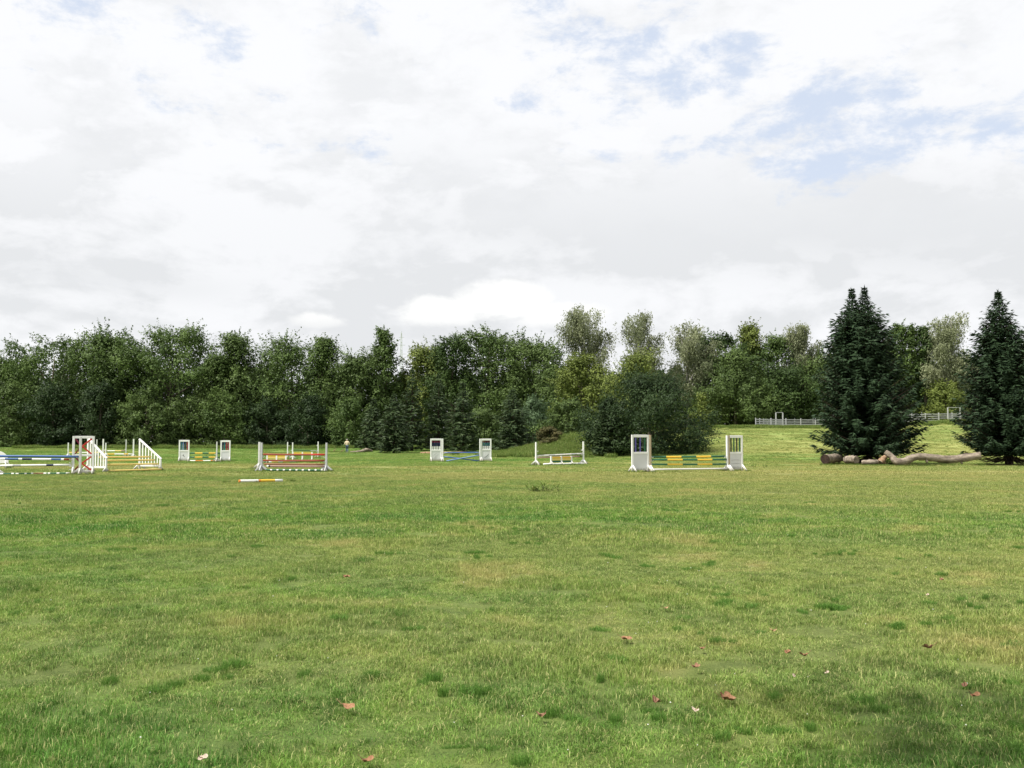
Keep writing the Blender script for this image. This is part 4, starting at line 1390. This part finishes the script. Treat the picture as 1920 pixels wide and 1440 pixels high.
fp = [ground_pt(x_, y_) for x_, y_ in ((1418, 150), (1530, 154), (1660, 158), (1812, 162), (1990, 165))]
fence(fp, 'pale grey four-rail paddock fence running behind the two spruces', 'fence')
fp2 = [ground_pt(x_, y_) for x_, y_ in ((1456, 163), (1560, 166), (1700, 168), (1850, 170))]
fence(fp2, 'greyer rail fence on the far side of the paddock', 'fencegrey', h=1.65, rails=(0.6, 1.0, 1.4), spacing=3.2)
fpe = [ground_pt(1418, 150.6), ground_pt(1440, 158), ground_pt(1455, 162.4)]
fence(fpe, 'short pale grey fence closing the left end of the paddock', 'fence')


def gate_frame(px, Y, w, h, label, rz=0.1):
    root = empty('gate_frame', ground_pt(px, Y), rz, label, 'gate frame', 'tall gate frames at the paddock')
    for s in (-1, 1):
        MB().bar((s * w / 2, 0, -0.1), (s * w / 2, 0, h), 0.17, 0.17, up=(0, 1, 0)).build('post', M['fence'], root)
    MB().bar((-w / 2, 0, h + 0.03), (w / 2, 0, h + 0.03), 0.1, 0.07).build('lintel', M['fence'], root)
    for z in (0.4, 0.75, 1.1):
        MB().bar((-w / 2 + 0.09, 0, z), (w / 2 - 0.09, 0, z), 0.04, 0.12).build('gate_rail', M['fencegrey'], root)
    return root


gate_frame(1462.5, 156, 1.1, 2.35, 'narrow tall gate frame near the left end of the paddock fence')
gate_frame(1791, 159, 2.05, 2.15, 'wider tall gate frame in the fence right of the twin-topped spruce')

# ------------------------------------------------------------------ far lattice mast
pm = at(752.5, 640, 900)
root = empty('lattice_mast', (pm.x, 900, 0), 0.3, 'thin grey lattice mast far away above the trees', 'mast')
HM = at(752.5, 622, 900).z
for sx in (-1, 1):
    for sy in (-1, 1):
        MB().bar((sx * 2.6, sy * 2.6, 0), (sx * 0.35, sy * 0.35, HM), 0.26, 0.26, up=(0, 1, 0)).build('leg', M['metal'], root)
for k in range(14):
    z0_, z1_ = HM * k / 14, HM * (k + 1) / 14
    f0, f1 = 2.6 - 2.25 * k / 14, 2.6 - 2.25 * (k + 1) / 14
    mb = MB()
    mb.bar((-f0, -f0, z0_), (f1, -f1, z1_), 0.22, 0.22, up=(0, 1, 0))
    mb.bar((f0, f0, z0_), (-f1, f1, z1_), 0.22, 0.22, up=(0, 1, 0))
    mb.bar((-f1, -f1, z1_), (f1, -f1, z1_), 0.2, 0.2)
    mb.build('bracing', M['metal'], root)
for k, zz in enumerate((0.80, 0.88, 0.95)):
    MB().bar((-4.5 + k, 0, HM * zz), (4.5 - k, 0, HM * zz), 0.3, 0.3).build('cross_arm', M['metal'], root)


# ------------------------------------------------------------------ person
def skin(name, verts, edges, radii, root_i, mat, parent, sub=2):
    me = bpy.data.meshes.new(name)
    me.from_pydata(verts, edges, [])
    ob = bpy.data.objects.new(name + '_cage', me)
    COL.objects.link(ob)
    md = ob.modifiers.new('skin', 'SKIN')
    md.use_smooth_shade = True
    for i, r in enumerate(radii):
        me.skin_vertices[0].data[i].radius = r if isinstance(r, tuple) else (r, r)
        me.skin_vertices[0].data[i].use_root = (i == root_i)
    sb = ob.modifiers.new('sub', 'SUBSURF')
    sb.levels = sb.render_levels = sub
    dg = bpy.context.evaluated_depsgraph_get()
    nm = bpy.data.meshes.new_from_object(ob.evaluated_get(dg))
    bpy.data.objects.remove(ob)
    bpy.data.meshes.remove(me)
    nm.name = name
    nm.materials.clear()
    nm.materials.append(mat)
    nm.polygons.foreach_set('use_smooth', [True] * len(nm.polygons))
    return link(name, nm, parent)


person = empty('person', ground_pt(650.5, 130.0), 0.12, 'person in a cream jacket and blue jeans walking away over the field', 'person')
# local +y is where the person walks (away from the camera)
J = dict(pelvis=(0, 0, .93), waist=(0, .01, 1.08), chest=(0, .0, 1.30), neck=(0, .02, 1.47), head0=(0, .04, 1.56), head1=(0, .045, 1.66), crown=(0, .04, 1.72),
         hl=(-.09, 0, .90), kl=(-.10, .10, .50), al=(-.10, .04, .09), tl=(-.11, .17, .035),
         hr=(.09, 0, .90), kr=(.10, .02, .49), ar=(.11, -.16, .11), tr=(.12, -.06, .03),
         sl=(-.19, 0, 1.41), el=(-.30, -.05, 1.15), wl=(-.17, .12, 1.02), pl=(-.12, .18, 1.01),
         sr=(.19, 0, 1.41), er=(.31, -.04, 1.17), wr=(.18, .13, 1.03), pr=(.13, .19, 1.02))
names = list(J)
for sd, sx in (('l', 1), ('r', -1)):
    wv = Vector(J['p' + sd])
    for k in range(4):
        J[f'f{sd}{k}a'] = tuple(wv + Vector((sx * (0.035 + 0.004 * k), 0.035, 0.03 - 0.02 * k)))
        J[f'f{sd}{k}b'] = tuple(wv + Vector((sx * (0.065 - 0.004 * abs(k - 1)), 0.02, 0.028 - 0.021 * k)))
    J[f'th{sd}'] = tuple(wv + Vector((sx * 0.03, -0.01, 0.055)))
names = list(J)
ix = {n_: i for i, n_ in enumerate(names)}
rad = dict(pelvis=(.15, .12), waist=(.15, .11), chest=(.17, .12), neck=.058, head0=(.075, .088), head1=(.082, .098), crown=(.045, .05),
           hl=.095, kl=.06, al=.042, tl=.035, hr=.095, kr=.06, ar=.042, tr=.035,
           sl=.066, el=.045, wl=.030, pl=.035, sr=.066, er=.045, wr=.030, pr=.035)
for n_ in names:
    if n_[0] == 'f' and n_ not in rad:
        rad[n_] = .010 if n_.endswith('a') else .008
    if n_.startswith('th'):
        rad[n_] = .011
E = [('pelvis', 'waist'), ('waist', 'chest'), ('chest', 'neck'), ('neck', 'head0'), ('head0', 'head1'), ('head1', 'crown'),
     ('pelvis', 'hl'), ('hl', 'kl'), ('kl', 'al'), ('al', 'tl'), ('pelvis', 'hr'), ('hr', 'kr'), ('kr', 'ar'), ('ar', 'tr'),
     ('chest', 'sl'), ('sl', 'el'), ('el', 'wl'), ('wl', 'pl'), ('chest', 'sr'), ('sr', 'er'), ('er', 'wr'), ('wr', 'pr')]
for sd in 'lr':
    for k in range(4):
        E += [('p' + sd, f'f{sd}{k}a'), (f'f{sd}{k}a', f'f{sd}{k}b')]
    E.append(('p' + sd, 'th' + sd))
skin('body', [J[n_] for n_ in names], [(ix[a], ix[b]) for a, b in E], [rad[n_] for n_ in names], 0, M['skin'], person, 1)


def sub_skin(name, keys, edges, radii, mat, root_k):
    i2 = {k: i for i, k in enumerate(keys)}
    return skin(name, [J[k] for k in keys], [(i2[a], i2[b]) for a, b in edges], radii, i2[root_k], mat, person, 2)


J['hem'] = (0, 0, .88)
J['wl2'] = tuple(Vector(J['el']).lerp(Vector(J['wl']), .85))
J['wr2'] = tuple(Vector(J['er']).lerp(Vector(J['wr']), .85))
sub_skin('jacket', ['hem', 'waist', 'chest', 'neck', 'sl', 'el', 'wl2', 'sr', 'er', 'wr2'],
         [('hem', 'waist'), ('waist', 'chest'), ('chest', 'neck'), ('chest', 'sl'), ('sl', 'el'), ('el', 'wl2'), ('chest', 'sr'), ('sr', 'er'), ('er', 'wr2')],
         [(.20, .16), (.20, .16), (.205, .15), .075, .098, .075, .055, .098, .075, .055], M['jacket'], 'chest')
sub_skin('trousers', ['pelvis', 'hl', 'kl', 'al', 'hr', 'kr', 'ar'],
         [('pelvis', 'hl'), ('hl', 'kl'), ('kl', 'al'), ('pelvis', 'hr'), ('hr', 'kr'), ('kr', 'ar')],
         [(.17, .135), .115, .083, .07, .115, .083, .07], M['jeans'], 'pelvis')
for sd in 'lr':
    a, t_ = Vector(J['a' + sd]), Vector(J['t' + sd])
    mb = MB()
    mb.tube([a + Vector((0, -.07, -.045)), a + Vector((0, -.02, -.04)), (a + t_) / 2 + Vector((0, 0, -.005)), t_, t_ + Vector((0, .05, 0))], [.03, .052, .05, .042, .018], 10)
    mb.build('shoe', M['shoe'], person, smooth=True)
hd_ = Vector(J['head1'])
mb = MB()
for (c_, r_, k_) in ((Vector((0, -.012, .03)), .098, 0),):
    pts_ = [hd_ + c_ + Vector((0, -0.01, -.075 + .17 * i / 7)) for i in range(8)]
    mb.tube(pts_, [.055, .082, .094, .099, .096, .084, .058, .012], 14)
mb.build('hair', M['hair'], person, smooth=True)
for s in (-1, 1):
    MB().tube([hd_ + Vector((s * .082, .01, -.035)), hd_ + Vector((s * .094, .005, -.01)), hd_ + Vector((s * .088, .008, .018))], [.012, .018, .011], 6).build('ear', M['skin'], person, smooth=True)
    MB().tube([hd_ + Vector((s * .032, .088, -.012)), hd_ + Vector((s * .032, .099, -.012))], [.013, .007], 8).build('eye', M['navy'], person, smooth=True)
MB().tube([hd_ + Vector((0, .092, .0)), hd_ + Vector((0, .112, -.035)), hd_ + Vector((0, .092, -.042))], [.010, .017, .009], 6).build('nose', M['skin'], person, smooth=True)
MB().tube([hd_ + Vector((-.024, .083, -.068)), hd_ + Vector((0, .092, -.067)), hd_ + Vector((.024, .083, -.068))], [.004, .009, .004], 6).build('mouth', M['maroon'], person, smooth=True)

# ------------------------------------------------------------------ grass blades
PROTO = bpy.data.collections.new('grass_patches')      # never linked: only instanced by the grass


def blade_patch(name, rng, size, n, hmin, hmax, wmin, wmax, lean=0.45, tuft=0.0, mat=None, tuft_r=0.05, rnd=False):
    if rnd:
        r_ = size / 2 * np.sqrt(rng.random(n))
        a_ = rng.uniform(0, 2 * PI, n)
        x, y = r_ * np.cos(a_), r_ * np.sin(a_)
    else:
        x = rng.uniform(-size / 2, size / 2, n)
        y = rng.uniform(-size / 2, size / 2, n)
    hh = rng.uniform(hmin, hmax, n) * (0.75 + 0.5 * rng.random(n))
    if tuft > 0:
        k = max(4, int(n / 26))
        cx, cy = rng.uniform(-size / 2, size / 2, k), rng.uniform(-size / 2, size / 2, k)
        ch = rng.uniform(0.7, 1.5, k)
        tid = rng.integers(0, k, n)
        use = rng.random(n) < tuft
        x = np.where(use, cx[tid] + rng.normal(size=n) * tuft_r, x)
        y = np.where(use, cy[tid] + rng.normal(size=n) * tuft_r, y)
        hh = np.where(use, hh * ch[tid], hh)
    a = rng.uniform(0, 2 * PI, n)
    ln = rng.uniform(0.1, 1.0, n) * lean * 1.6
    w = rng.uniform(wmin, wmax, n) * 0.5
    dirx, diry = np.cos(a), np.sin(a)
    sa = rng.uniform(0, 2 * PI, n)
    sx, sy = np.cos(sa) * w, np.sin(sa) * w
    z = np.zeros(n)
    b = np.stack([x, y, z - 0.01], 1)
    mdl = b + np.stack([dirx * hh * ln * 0.35, diry * hh * ln * 0.35, hh * 0.6 + 0.01], 1)
    tip = b + np.stack([dirx * hh * ln * 1.05, diry * hh * ln * 1.05, hh * (1.0 - 0.25 * ln) + 0.01], 1)
    s = np.stack([sx, sy, z], 1)
    V = np.stack([b - s, b + s, mdl + s * 0.8, mdl - s * 0.8, tip], 1).reshape(-1, 3)
    i0 = np.arange(n) * 5
    f4 = np.stack([i0, i0 + 1, i0 + 2, i0 + 3], 1)
    f3 = np.stack([i0 + 3, i0 + 2, i0 + 4], 1)
    loops = np.concatenate([f4.ravel(), f3.ravel()])
    me = bpy.data.meshes.new(name)
    me.vertices.add(len(V))
    me.vertices.foreach_set('co', V.ravel().astype(np.float32))
    me.loops.add(len(loops))
    me.loops.foreach_set('vertex_index', loops.astype(np.int32))
    me.polygons.add(2 * n)
    me.polygons.foreach_set('loop_start', np.concatenate([np.arange(n) * 4, n * 4 + np.arange(n) * 3]).astype(np.int32))
    me.update(calc_edges=True)
    t = rng.random(n)
    at_ = me.attributes.new('tint', 'FLOAT', 'FACE')
    at_.data.foreach_set('value', np.concatenate([t, t]).astype(np.float32))
    me.materials.append(mat or M['blades'])
    ob = bpy.data.objects.new(name, me)
    return ob


def scatter(name, label, protos, pts, yaw, scl, idx, slope=True, cat='grass'):
    pc = bpy.data.collections.new(name + '_patches')
    for i, p in enumerate(protos):
        p.name = '%s_patch_%02d' % (name, i)
        pc.objects.link(p)
    n = len(pts)
    pts = pts.copy()
    pts[:, 2] = terrain(pts[:, 0], pts[:, 1])
    e = 0.4
    gx_ = (terrain(pts[:, 0] + e, pts[:, 1]) - terrain(pts[:, 0] - e, pts[:, 1])) / (2 * e)
    gy_ = (terrain(pts[:, 0], pts[:, 1] + e) - terrain(pts[:, 0], pts[:, 1] - e)) / (2 * e)
    rot = np.zeros((n, 3))
    for i in range(n):
        nv = Vector((-gx_[i], -gy_[i], 1)).normalized()
        q = Vector((0, 0, 1)).rotation_difference(nv) @ Euler((0, 0, yaw[i])).to_quaternion()
        rot[i] = q.to_euler()
    me = bpy.data.meshes.new(name)
    me.vertices.add(n)
    me.vertices.foreach_set('co', pts.ravel().astype(np.float32))
    a = me.attributes.new('rot', 'FLOAT_VECTOR', 'POINT')
    a.data.foreach_set('vector', rot.ravel().astype(np.float32))
    a = me.attributes.new('scl', 'FLOAT_VECTOR', 'POINT')
    a.data.foreach_set('vector', scl.ravel().astype(np.float32))
    a = me.attributes.new('idx', 'INT', 'POINT')
    a.data.foreach_set('value', idx.astype(np.int32))
    o = link(name, me)
    ng = bpy.data.node_groups.new(name + '_scatter', 'GeometryNodeTree')
    ng.interface.new_socket('Geometry', in_out='INPUT', socket_type='NodeSocketGeometry')
    ng.interface.new_socket('Geometry', in_out='OUTPUT', socket_type='NodeSocketGeometry')
    N = ng.nodes
    gi, go = N.new('NodeGroupInput'), N.new('NodeGroupOutput')
    iop = N.new('GeometryNodeInstanceOnPoints')
    ci = N.new('GeometryNodeCollectionInfo')
    ci.inputs['Collection'].default_value = pc
    ci.inputs['Separate Children'].default_value = True
    ci.inputs['Reset Children'].default_value = True
    iop.inputs['Pick Instance'].default_value = True
    L = ng.links.new
    L(gi.outputs[0], iop.inputs['Points'])
    L(ci.outputs[0], iop.inputs['Instance'])
    for nm, ty, sk in (('idx', 'INT', 'Instance Index'), ('rot', 'FLOAT_VECTOR', 'Rotation'), ('scl', 'FLOAT_VECTOR', 'Scale')):
        na_ = N.new('GeometryNodeInputNamedAttribute')
        na_.data_type = ty
        na_.inputs[0].default_value = nm
        L(na_.outputs[0], iop.inputs[sk])
    L(iop.outputs[0], go.inputs[0])
    md = o.modifiers.new('scatter', 'NODES')
    md.node_group = ng
    tag(o, label, cat, kind='stuff')
    return o


def fan(rng, y0, y1, cell, half=0.60, pad=3.0):
    """jittered grid of points over the wedge of field in front of the viewpoint"""
    ys = np.arange(y0, y1, cell)
    out_ = []
    for y in ys:
        w = half * (y + cell) + pad
        xs = np.arange(-w, w, cell)
        out_.append(np.stack([xs + rng.uniform(-.5, .5, len(xs)) * cell, y + rng.uniform(-.5, .5, len(xs)) * cell, np.zeros(len(xs))], 1))
    return np.concatenate(out_)


rng = np.random.default_rng(31)
# near turf
pr_ = [blade_patch('p', rng, 0.62, 1700, .014, .043, .0026, .0052, lean=.9, tuft=.72, tuft_r=.026) for _ in range(6)]
pt = fan(rng, 3.2, 17, 0.46)
hz = 0.75 + 0.55 * (0.5 + 0.5 * np.sin(pt[:, 0] * 1.9 + 1.3 * np.sin(pt[:, 1] * 1.1))) * (0.5 + 0.5 * np.sin(pt[:, 1] * 1.7 + np.sin(pt[:, 0] * 0.8) * 2)) + rng.uniform(-.2, .3, len(pt))
sc_ = np.stack([np.ones(len(pt)), np.ones(len(pt)), hz], 1)
scatter('grass', 'short mixed green and straw-coloured lawn in the foreground', pr_, pt, rng.uniform(0, 6.28, len(pt)), sc_, rng.integers(0, 6, len(pt)))
# tussocks of longer, darker grass
pr_ = [blade_patch('p', rng, 0.26, 260, .05, .105, .0030, .0055, lean=.7, rnd=True, mat=M['tussock']) for _ in range(4)]
tp = []
for i in range(170):
    y = 4.2 + 24 * rng.random() ** 1.25
    x = rng.uniform(-1, 1) * (0.62 * y + 1.5)
    m = int(rng.integers(1, 7))
    w = rng.uniform(.05, .24)
    for j in range(m):
        tp.append((x + rng.normal() * w * 1.5, y + rng.normal() * w, 0.0))
pt = np.array(tp)
k = len(pt)
sc_ = np.stack([rng.uniform(.2, .65, k) * rng.uniform(.7, 1.6, k), rng.uniform(.2, .65, k), rng.uniform(.3, .8, k)], 1)
scatter('grass_tussocks', 'longer dark green tussocks standing out of the lawn', pr_, pt, rng.uniform(0, 6.28, k), sc_, rng.integers(0, 4, k))
# middle
pr_ = [blade_patch('p', rng, 1.3, 1900, .022, .052, .006, .011, tuft=.5, tuft_r=.06) for _ in range(4)]
pt = fan(rng, 16.5, 50, 1.0)
sc_ = np.stack([np.ones(len(pt)), np.ones(len(pt)), rng.uniform(.7, 1.25, len(pt))], 1)
scatter('grass', 'worn olive turf between the foreground and the jumps', pr_, pt, rng.uniform(0, 6.28, len(pt)), sc_, rng.integers(0, 4, len(pt)))
# far
pr_ = [blade_patch('p', rng, 3.2, 1700, .022, .050, .016, .030, tuft=.4, tuft_r=.16) for _ in range(3)]
pt = fan(rng, 49, 172, 2.5, half=.58)
sc_ = np.stack([np.ones(len(pt)), np.ones(len(pt)), rng.uniform(.7, 1.3, len(pt))], 1)
scatter('grass', 'turf around and beyond the jumps', pr_, pt, rng.uniform(0, 6.28, len(pt)), sc_, rng.integers(0, 3, len(pt)))
# rank growth on the mound and below the fence
pr_ = [blade_patch('p', rng, 1.3, 300, .25, .60, .025, .05, lean=.6, rnd=True, mat=M['rank']) for _ in range(3)]
k = 800
mx = np.concatenate([rng.normal(6.0, 3.6, k), rng.uniform(27, 78, 900), rng.uniform(-75, 12, 520)])
my = np.concatenate([rng.normal(114, 5.5, k), rng.normal(147, 2.2, 900), rng.uniform(150, 158, 520)])
keep = (my < 150.5) | (mx < 14)
keep &= ~((mx < 9) & (my < 100)) & ~((mx > 10) & (my < 112)) & (my > 99)
pt = np.stack([mx[keep], my[keep], np.zeros(keep.sum())], 1)
k = len(pt)
sc_ = rng.uniform(.5, 1.2, (k, 1)) * np.ones((1, 3))
sc_[pt[:, 0] > 20] *= 0.75
scatter('tall_grass', 'rank tall grass on the mound, below the paddock fence and along the wood', pr_, pt, rng.uniform(0, 6.28, k), sc_, rng.integers(0, 3, k))

# longer grass left by the mower round feet, poles and logs
feet = []
for ob in list(COL.objects):
    nm = ob.name.split('.')[0]
    if nm in ('leg', 'jump_pole') or (nm == 'log' and ob.type == 'EMPTY'):
        if nm == 'leg' and ob.parent is not None:
            me_ = ob.data
            v = min(me_.vertices, key=lambda q: q.co.z).co
            p = Matrix.Translation(ob.parent.location) @ Euler(ob.parent.rotation_euler).to_matrix().to_4x4() @ v
            feet += [(p.x + rng.normal() * .10, p.y + rng.normal() * .10, 0) for _ in range(3)]
        elif nm == 'jump_pole' and ob.location.z < 0.12:
            q = ob.rotation_quaternion @ Vector((1, 0, 0))
            L_ = ob.dimensions.x
            for k in range(16):
                w_ = ob.location + q * rng.uniform(-.5, .5) * max(L_, 3.0)
                feet.append((w_.x, w_.y + rng.uniform(.07, .22), 0))
        elif nm == 'log':
            for ch in ob.children:
                if ch.name.startswith('stem'):
                    vs_ = ch.data.vertices
                    for k in range(46):
                        v = vs_[int(rng.integers(len(vs_)))].co + ob.location
                        feet.append((v.x + rng.normal() * .12, v.y - rng.uniform(.0, .35), 0))
for i in range(1500):
    feet.append((rng.uniform(12, 82), rng.uniform(84, 147), 0))
feet = np.array([f for f in feet if f[1] > 30])
k = len(feet)
pr_ = [blade_patch('p', rng, 0.30, 60, .06, .15, .010, .018, lean=.7, rnd=True, mat=M['rank']) for _ in range(4)]
sc_ = rng.uniform(.5, 1.25, (k, 1)) * np.ones((1, 3))
scatter('grass_tufts', 'longer grass tufts round the feet of the jumps and along the logs', pr_, feet, rng.uniform(0, 6.28, k), sc_, rng.integers(0, 4, k))

# daisies and clover heads
m_, T_, o_ = base_mat('clover_flower')
b_ = T_.n('ShaderNodeBsdfPrincipled')
b_.inputs['Base Color'].default_value = (0.62, 0.62, 0.55, 1)
T_.l(b_.outputs[0], o_.inputs[0])
mb = MB()
pr3 = random.Random(8)
for i in range(90):
    y = 4.8 + 16 * pr3.random() ** 1.2
    x = pr3.uniform(-.56, .56) * y - 0.08 * y
    r = pr3.uniform(.0025, .006)
    c = Vector((x, y, tz(x, y) + pr3.uniform(.045, .075)))
    mb.tube([c - Z * r * .7, c, c + Z * r * .7], [r * .6, r, r * .5], 6)
o = mb.build('clover_flowers', m_, None)
tag(o, 'tiny white clover heads dotted over the near lawn', 'flowers', kind='stuff')

# weeds on the open grass
def weed(px, py, h, w, n, label, sd):
    Y = gd(py)
    root = empty('weed_plant', ground_pt(px, Y), 0, label, 'weed', 'tall weeds in the open grass')
    rng = np.random.default_rng(sd)
    mbs = MB()
    P_, N_, A_ = [], [], []
    for i in range(n):
        x, y = rng.normal() * w * .5, rng.normal() * .12
        hh = h * rng.uniform(.55, 1.1)
        lx = rng.normal() * .12
        mbs.tube([(x, y, 0), (x + lx * .5, y, hh * .5), (x + lx, y, hh)], [.007, .005, .003], 4)
        for k in range(9):
            s = (k + 1) / 9
            P_.append((x + lx * s, y, hh * s))
            a = rng.uniform(0, 6.28)
            A_.append((math.cos(a), math.sin(a), .7))
            N_.append((-math.cos(a) * .5, -math.sin(a) * .5, .8))
    mbs.build('stem', M['bark'], root)
    P_, N_, A_ = np.array(P_), unit(np.array(N_)), unit(np.array(A_))
    ln = rng.uniform(.09, .17, len(P_))
    V = leaf_quads(rng, P_ + A_ * (ln * .4)[:, None], N_, ln, ln * .35, A_)
    link('foliage', quads_mesh('foliage', V, rng.random(len(P_)), M['rank']), root)


weed(1001, 921, .22, .35, 9, 'left of two dark weed clumps in the open grass below the small white jump', 1)
weed(1026, 921, .34, .40, 9, 'right and taller of two dark weed clumps in the open grass', 2)
weed(1420, 877, .18, .5, 8, 'low green weed clump right of the green and yellow jump', 3)

# ------------------------------------------------------------------ fallen leaves
lm = {}
for nm, c1, c2 in (('russet', (0.21, 0.105, 0.055), (0.34, 0.195, 0.11)), ('brown', (0.20, 0.105, 0.065), (0.33, 0.19, 0.12)), ('pale', (0.42, 0.33, 0.25), (0.55, 0.46, 0.37)), ('tan', (0.36, 0.24, 0.12), (0.48, 0.34, 0.19))):
    lm[nm] = bark('dead_leaf_' + nm, c1, c2, 30.0, 1.0, 0.3)


def fallen_leaf(px, py, size, hue, lobes, curl, rz, label, tilt=0.25):
    size *= 0.62 if hue == 'pale' else 0.78
    curl *= 0.5
    tilt *= 0.6
    Y = gd(py)
    p = ground_pt(px, Y)
    root = empty('fallen_leaf', p + Z * 0.05, rz, label, 'leaf', 'dead leaves on the lawn')
    k = 40
    ring = []
    for i in range(k):
        a = 2 * PI * i / k
        r = 0.5 * size * (0.62 + 0.38 * abs(math.cos(a * lobes / 2))) * (1.0 if abs(a - PI) > 0.35 else 0.55)
        ring.append((r * math.cos(a), 0.85 * r * math.sin(a)))
    def lift(x, y):
        return curl * (3.2 * y * y + 1.6 * x * x) / max(size, .01) + 0.012 * math.sin(x * 60) * math.sin(y * 50 + 1)
    vs = [(0, 0, 0)] + [(x * .55, y * .55, lift(x * .55, y * .55)) for x, y in ring] + [(x * (1 - .2 * curl), y * (1 - .35 * curl), lift(x, y)) for x, y in ring]
    fs = [(0, 1 + i, 1 + (i + 1) % k) for i in range(k)]
    fs += [(1 + i, 1 + k + i, 1 + k + (i + 1) % k, 1 + (i + 1) % k) for i in range(k)]
    R_ = Euler((tilt, tilt * .6, 0)).to_matrix()
    mb = MB().add([R_ @ Vector(v) for v in vs], fs)
    mb.build('leaf_blade', lm[hue], root, smooth=True)
    MB().tube([R_ @ Vector((-0.02 * size, 0, 0.003)), R_ @ Vector((-.42 * size, 0, .012)), R_ @ Vector((-.75 * size, .05 * size, .035))], [.0022, .002, .0014], 5).build('stalk', lm['brown'], root)


LV = [
 (1358, 1322, .175, 'russet', 5, .9, 0.4, .5, 'largest russet curled leaf, with a dark shadow, near the bottom right of the lawn'),
 (1226, 1326, .13, 'brown', 5, 1.0, 1.3, .6, 'brown leaf standing on edge, left of the largest russet leaf'),
 (1298, 1343, .10, 'pale', 3, .6, 2.0, .2, 'flat pale leaf just below and left of the largest russet leaf'),
 (655, 1331, .14, 'russet', 2, .5, 5.9, .3, 'smooth pointed russet leaf on the left half of the lawn'),
 (693, 1431, .09, 'russet', 2, 1.0, 0.3, .3, 'small red-brown leaf at the bottom edge, below the smooth pointed leaf'),
 (390, 1429, .10, 'pale', 3, .6, 1.1, .3, 'pale leaf at the bottom edge, farthest left of the fallen leaves'),
 (1012, 1349, .11, 'brown', 5, .9, 2.2, .4, 'dark brown leaf near the middle of the lower lawn'),
 (1172, 1201, .14, 'russet', 3, .4, 0.1, .15, 'flat russet leaf in the middle of the sunny lawn'),
 (1482, 1277, .085, 'pale', 2, .7, 1.5, .9, 'pale pinkish leaf standing upright among the grass'),
 (1543, 1270, .06, 'pale', 2, .4, 0.5, .3, 'tiny pale leaf right of the upright pinkish leaf'),
 (1500, 1235, .11, 'russet', 5, .9, 2.6, .4, 'curled russet leaf above the upright pinkish leaf'),
 (1471, 1229, .09, 'russet', 3, .8, 0.9, .3, 'smaller russet leaf left of the curled one above the pinkish leaf'),
 (1444, 1186, .12, 'tan', 5, .7, 1.9, .3, 'tan leaf in the straw-coloured patch right of the middle'),
 (1300, 1258, .09, 'brown', 5, 1.0, .2, .5, 'small dark brown leaf at the edge of a dark tussock'),
 (1732, 1223, .13, 'brown', 5, 1.0, 2.8, .6, 'brown leaf with raised stalk near the right side of the lawn'),
 (1798, 1298, .08, 'brown', 3, .8, 1.0, .3, 'small brown leaf above the orange one at the right'),
 (1816, 1319, .09, 'russet', 2, 1.0, .2, .4, 'rounded orange-red leaf nearest the bottom right corner'),
 (1733, 1123, .07, 'pale', 2, .6, .8, .4, 'small pale leaf in the dry patch at the right, farther up the lawn'),
 (1760, 1092, .09, 'brown', 3, .8, .8, .4, 'far brown leaf above the small pale one at the right'),
 (652, 1090, .13, 'russet', 3, .6, .8, .3, 'far russet leaf on the left half of the lawn'),
 (1310, 1220, .10, 'brown', 5, .7, 2.4, .3, 'brown leaf between the flat russet leaf and the straw patch'),
 (1244, 1143, .10, 'tan', 3, .5, 2.4, .2, 'tan leaf above the flat russet leaf'),
 (1112, 881, .20, 'pale', 2, .6, .4, .5, 'whitish scrap of leaf on the grass right of the small white jump'),
]
for (px, py, sz, hue, lb, cu, rz, ti, lab) in LV:
    fallen_leaf(px, py, sz, hue, lb, cu, rz, lab, ti)
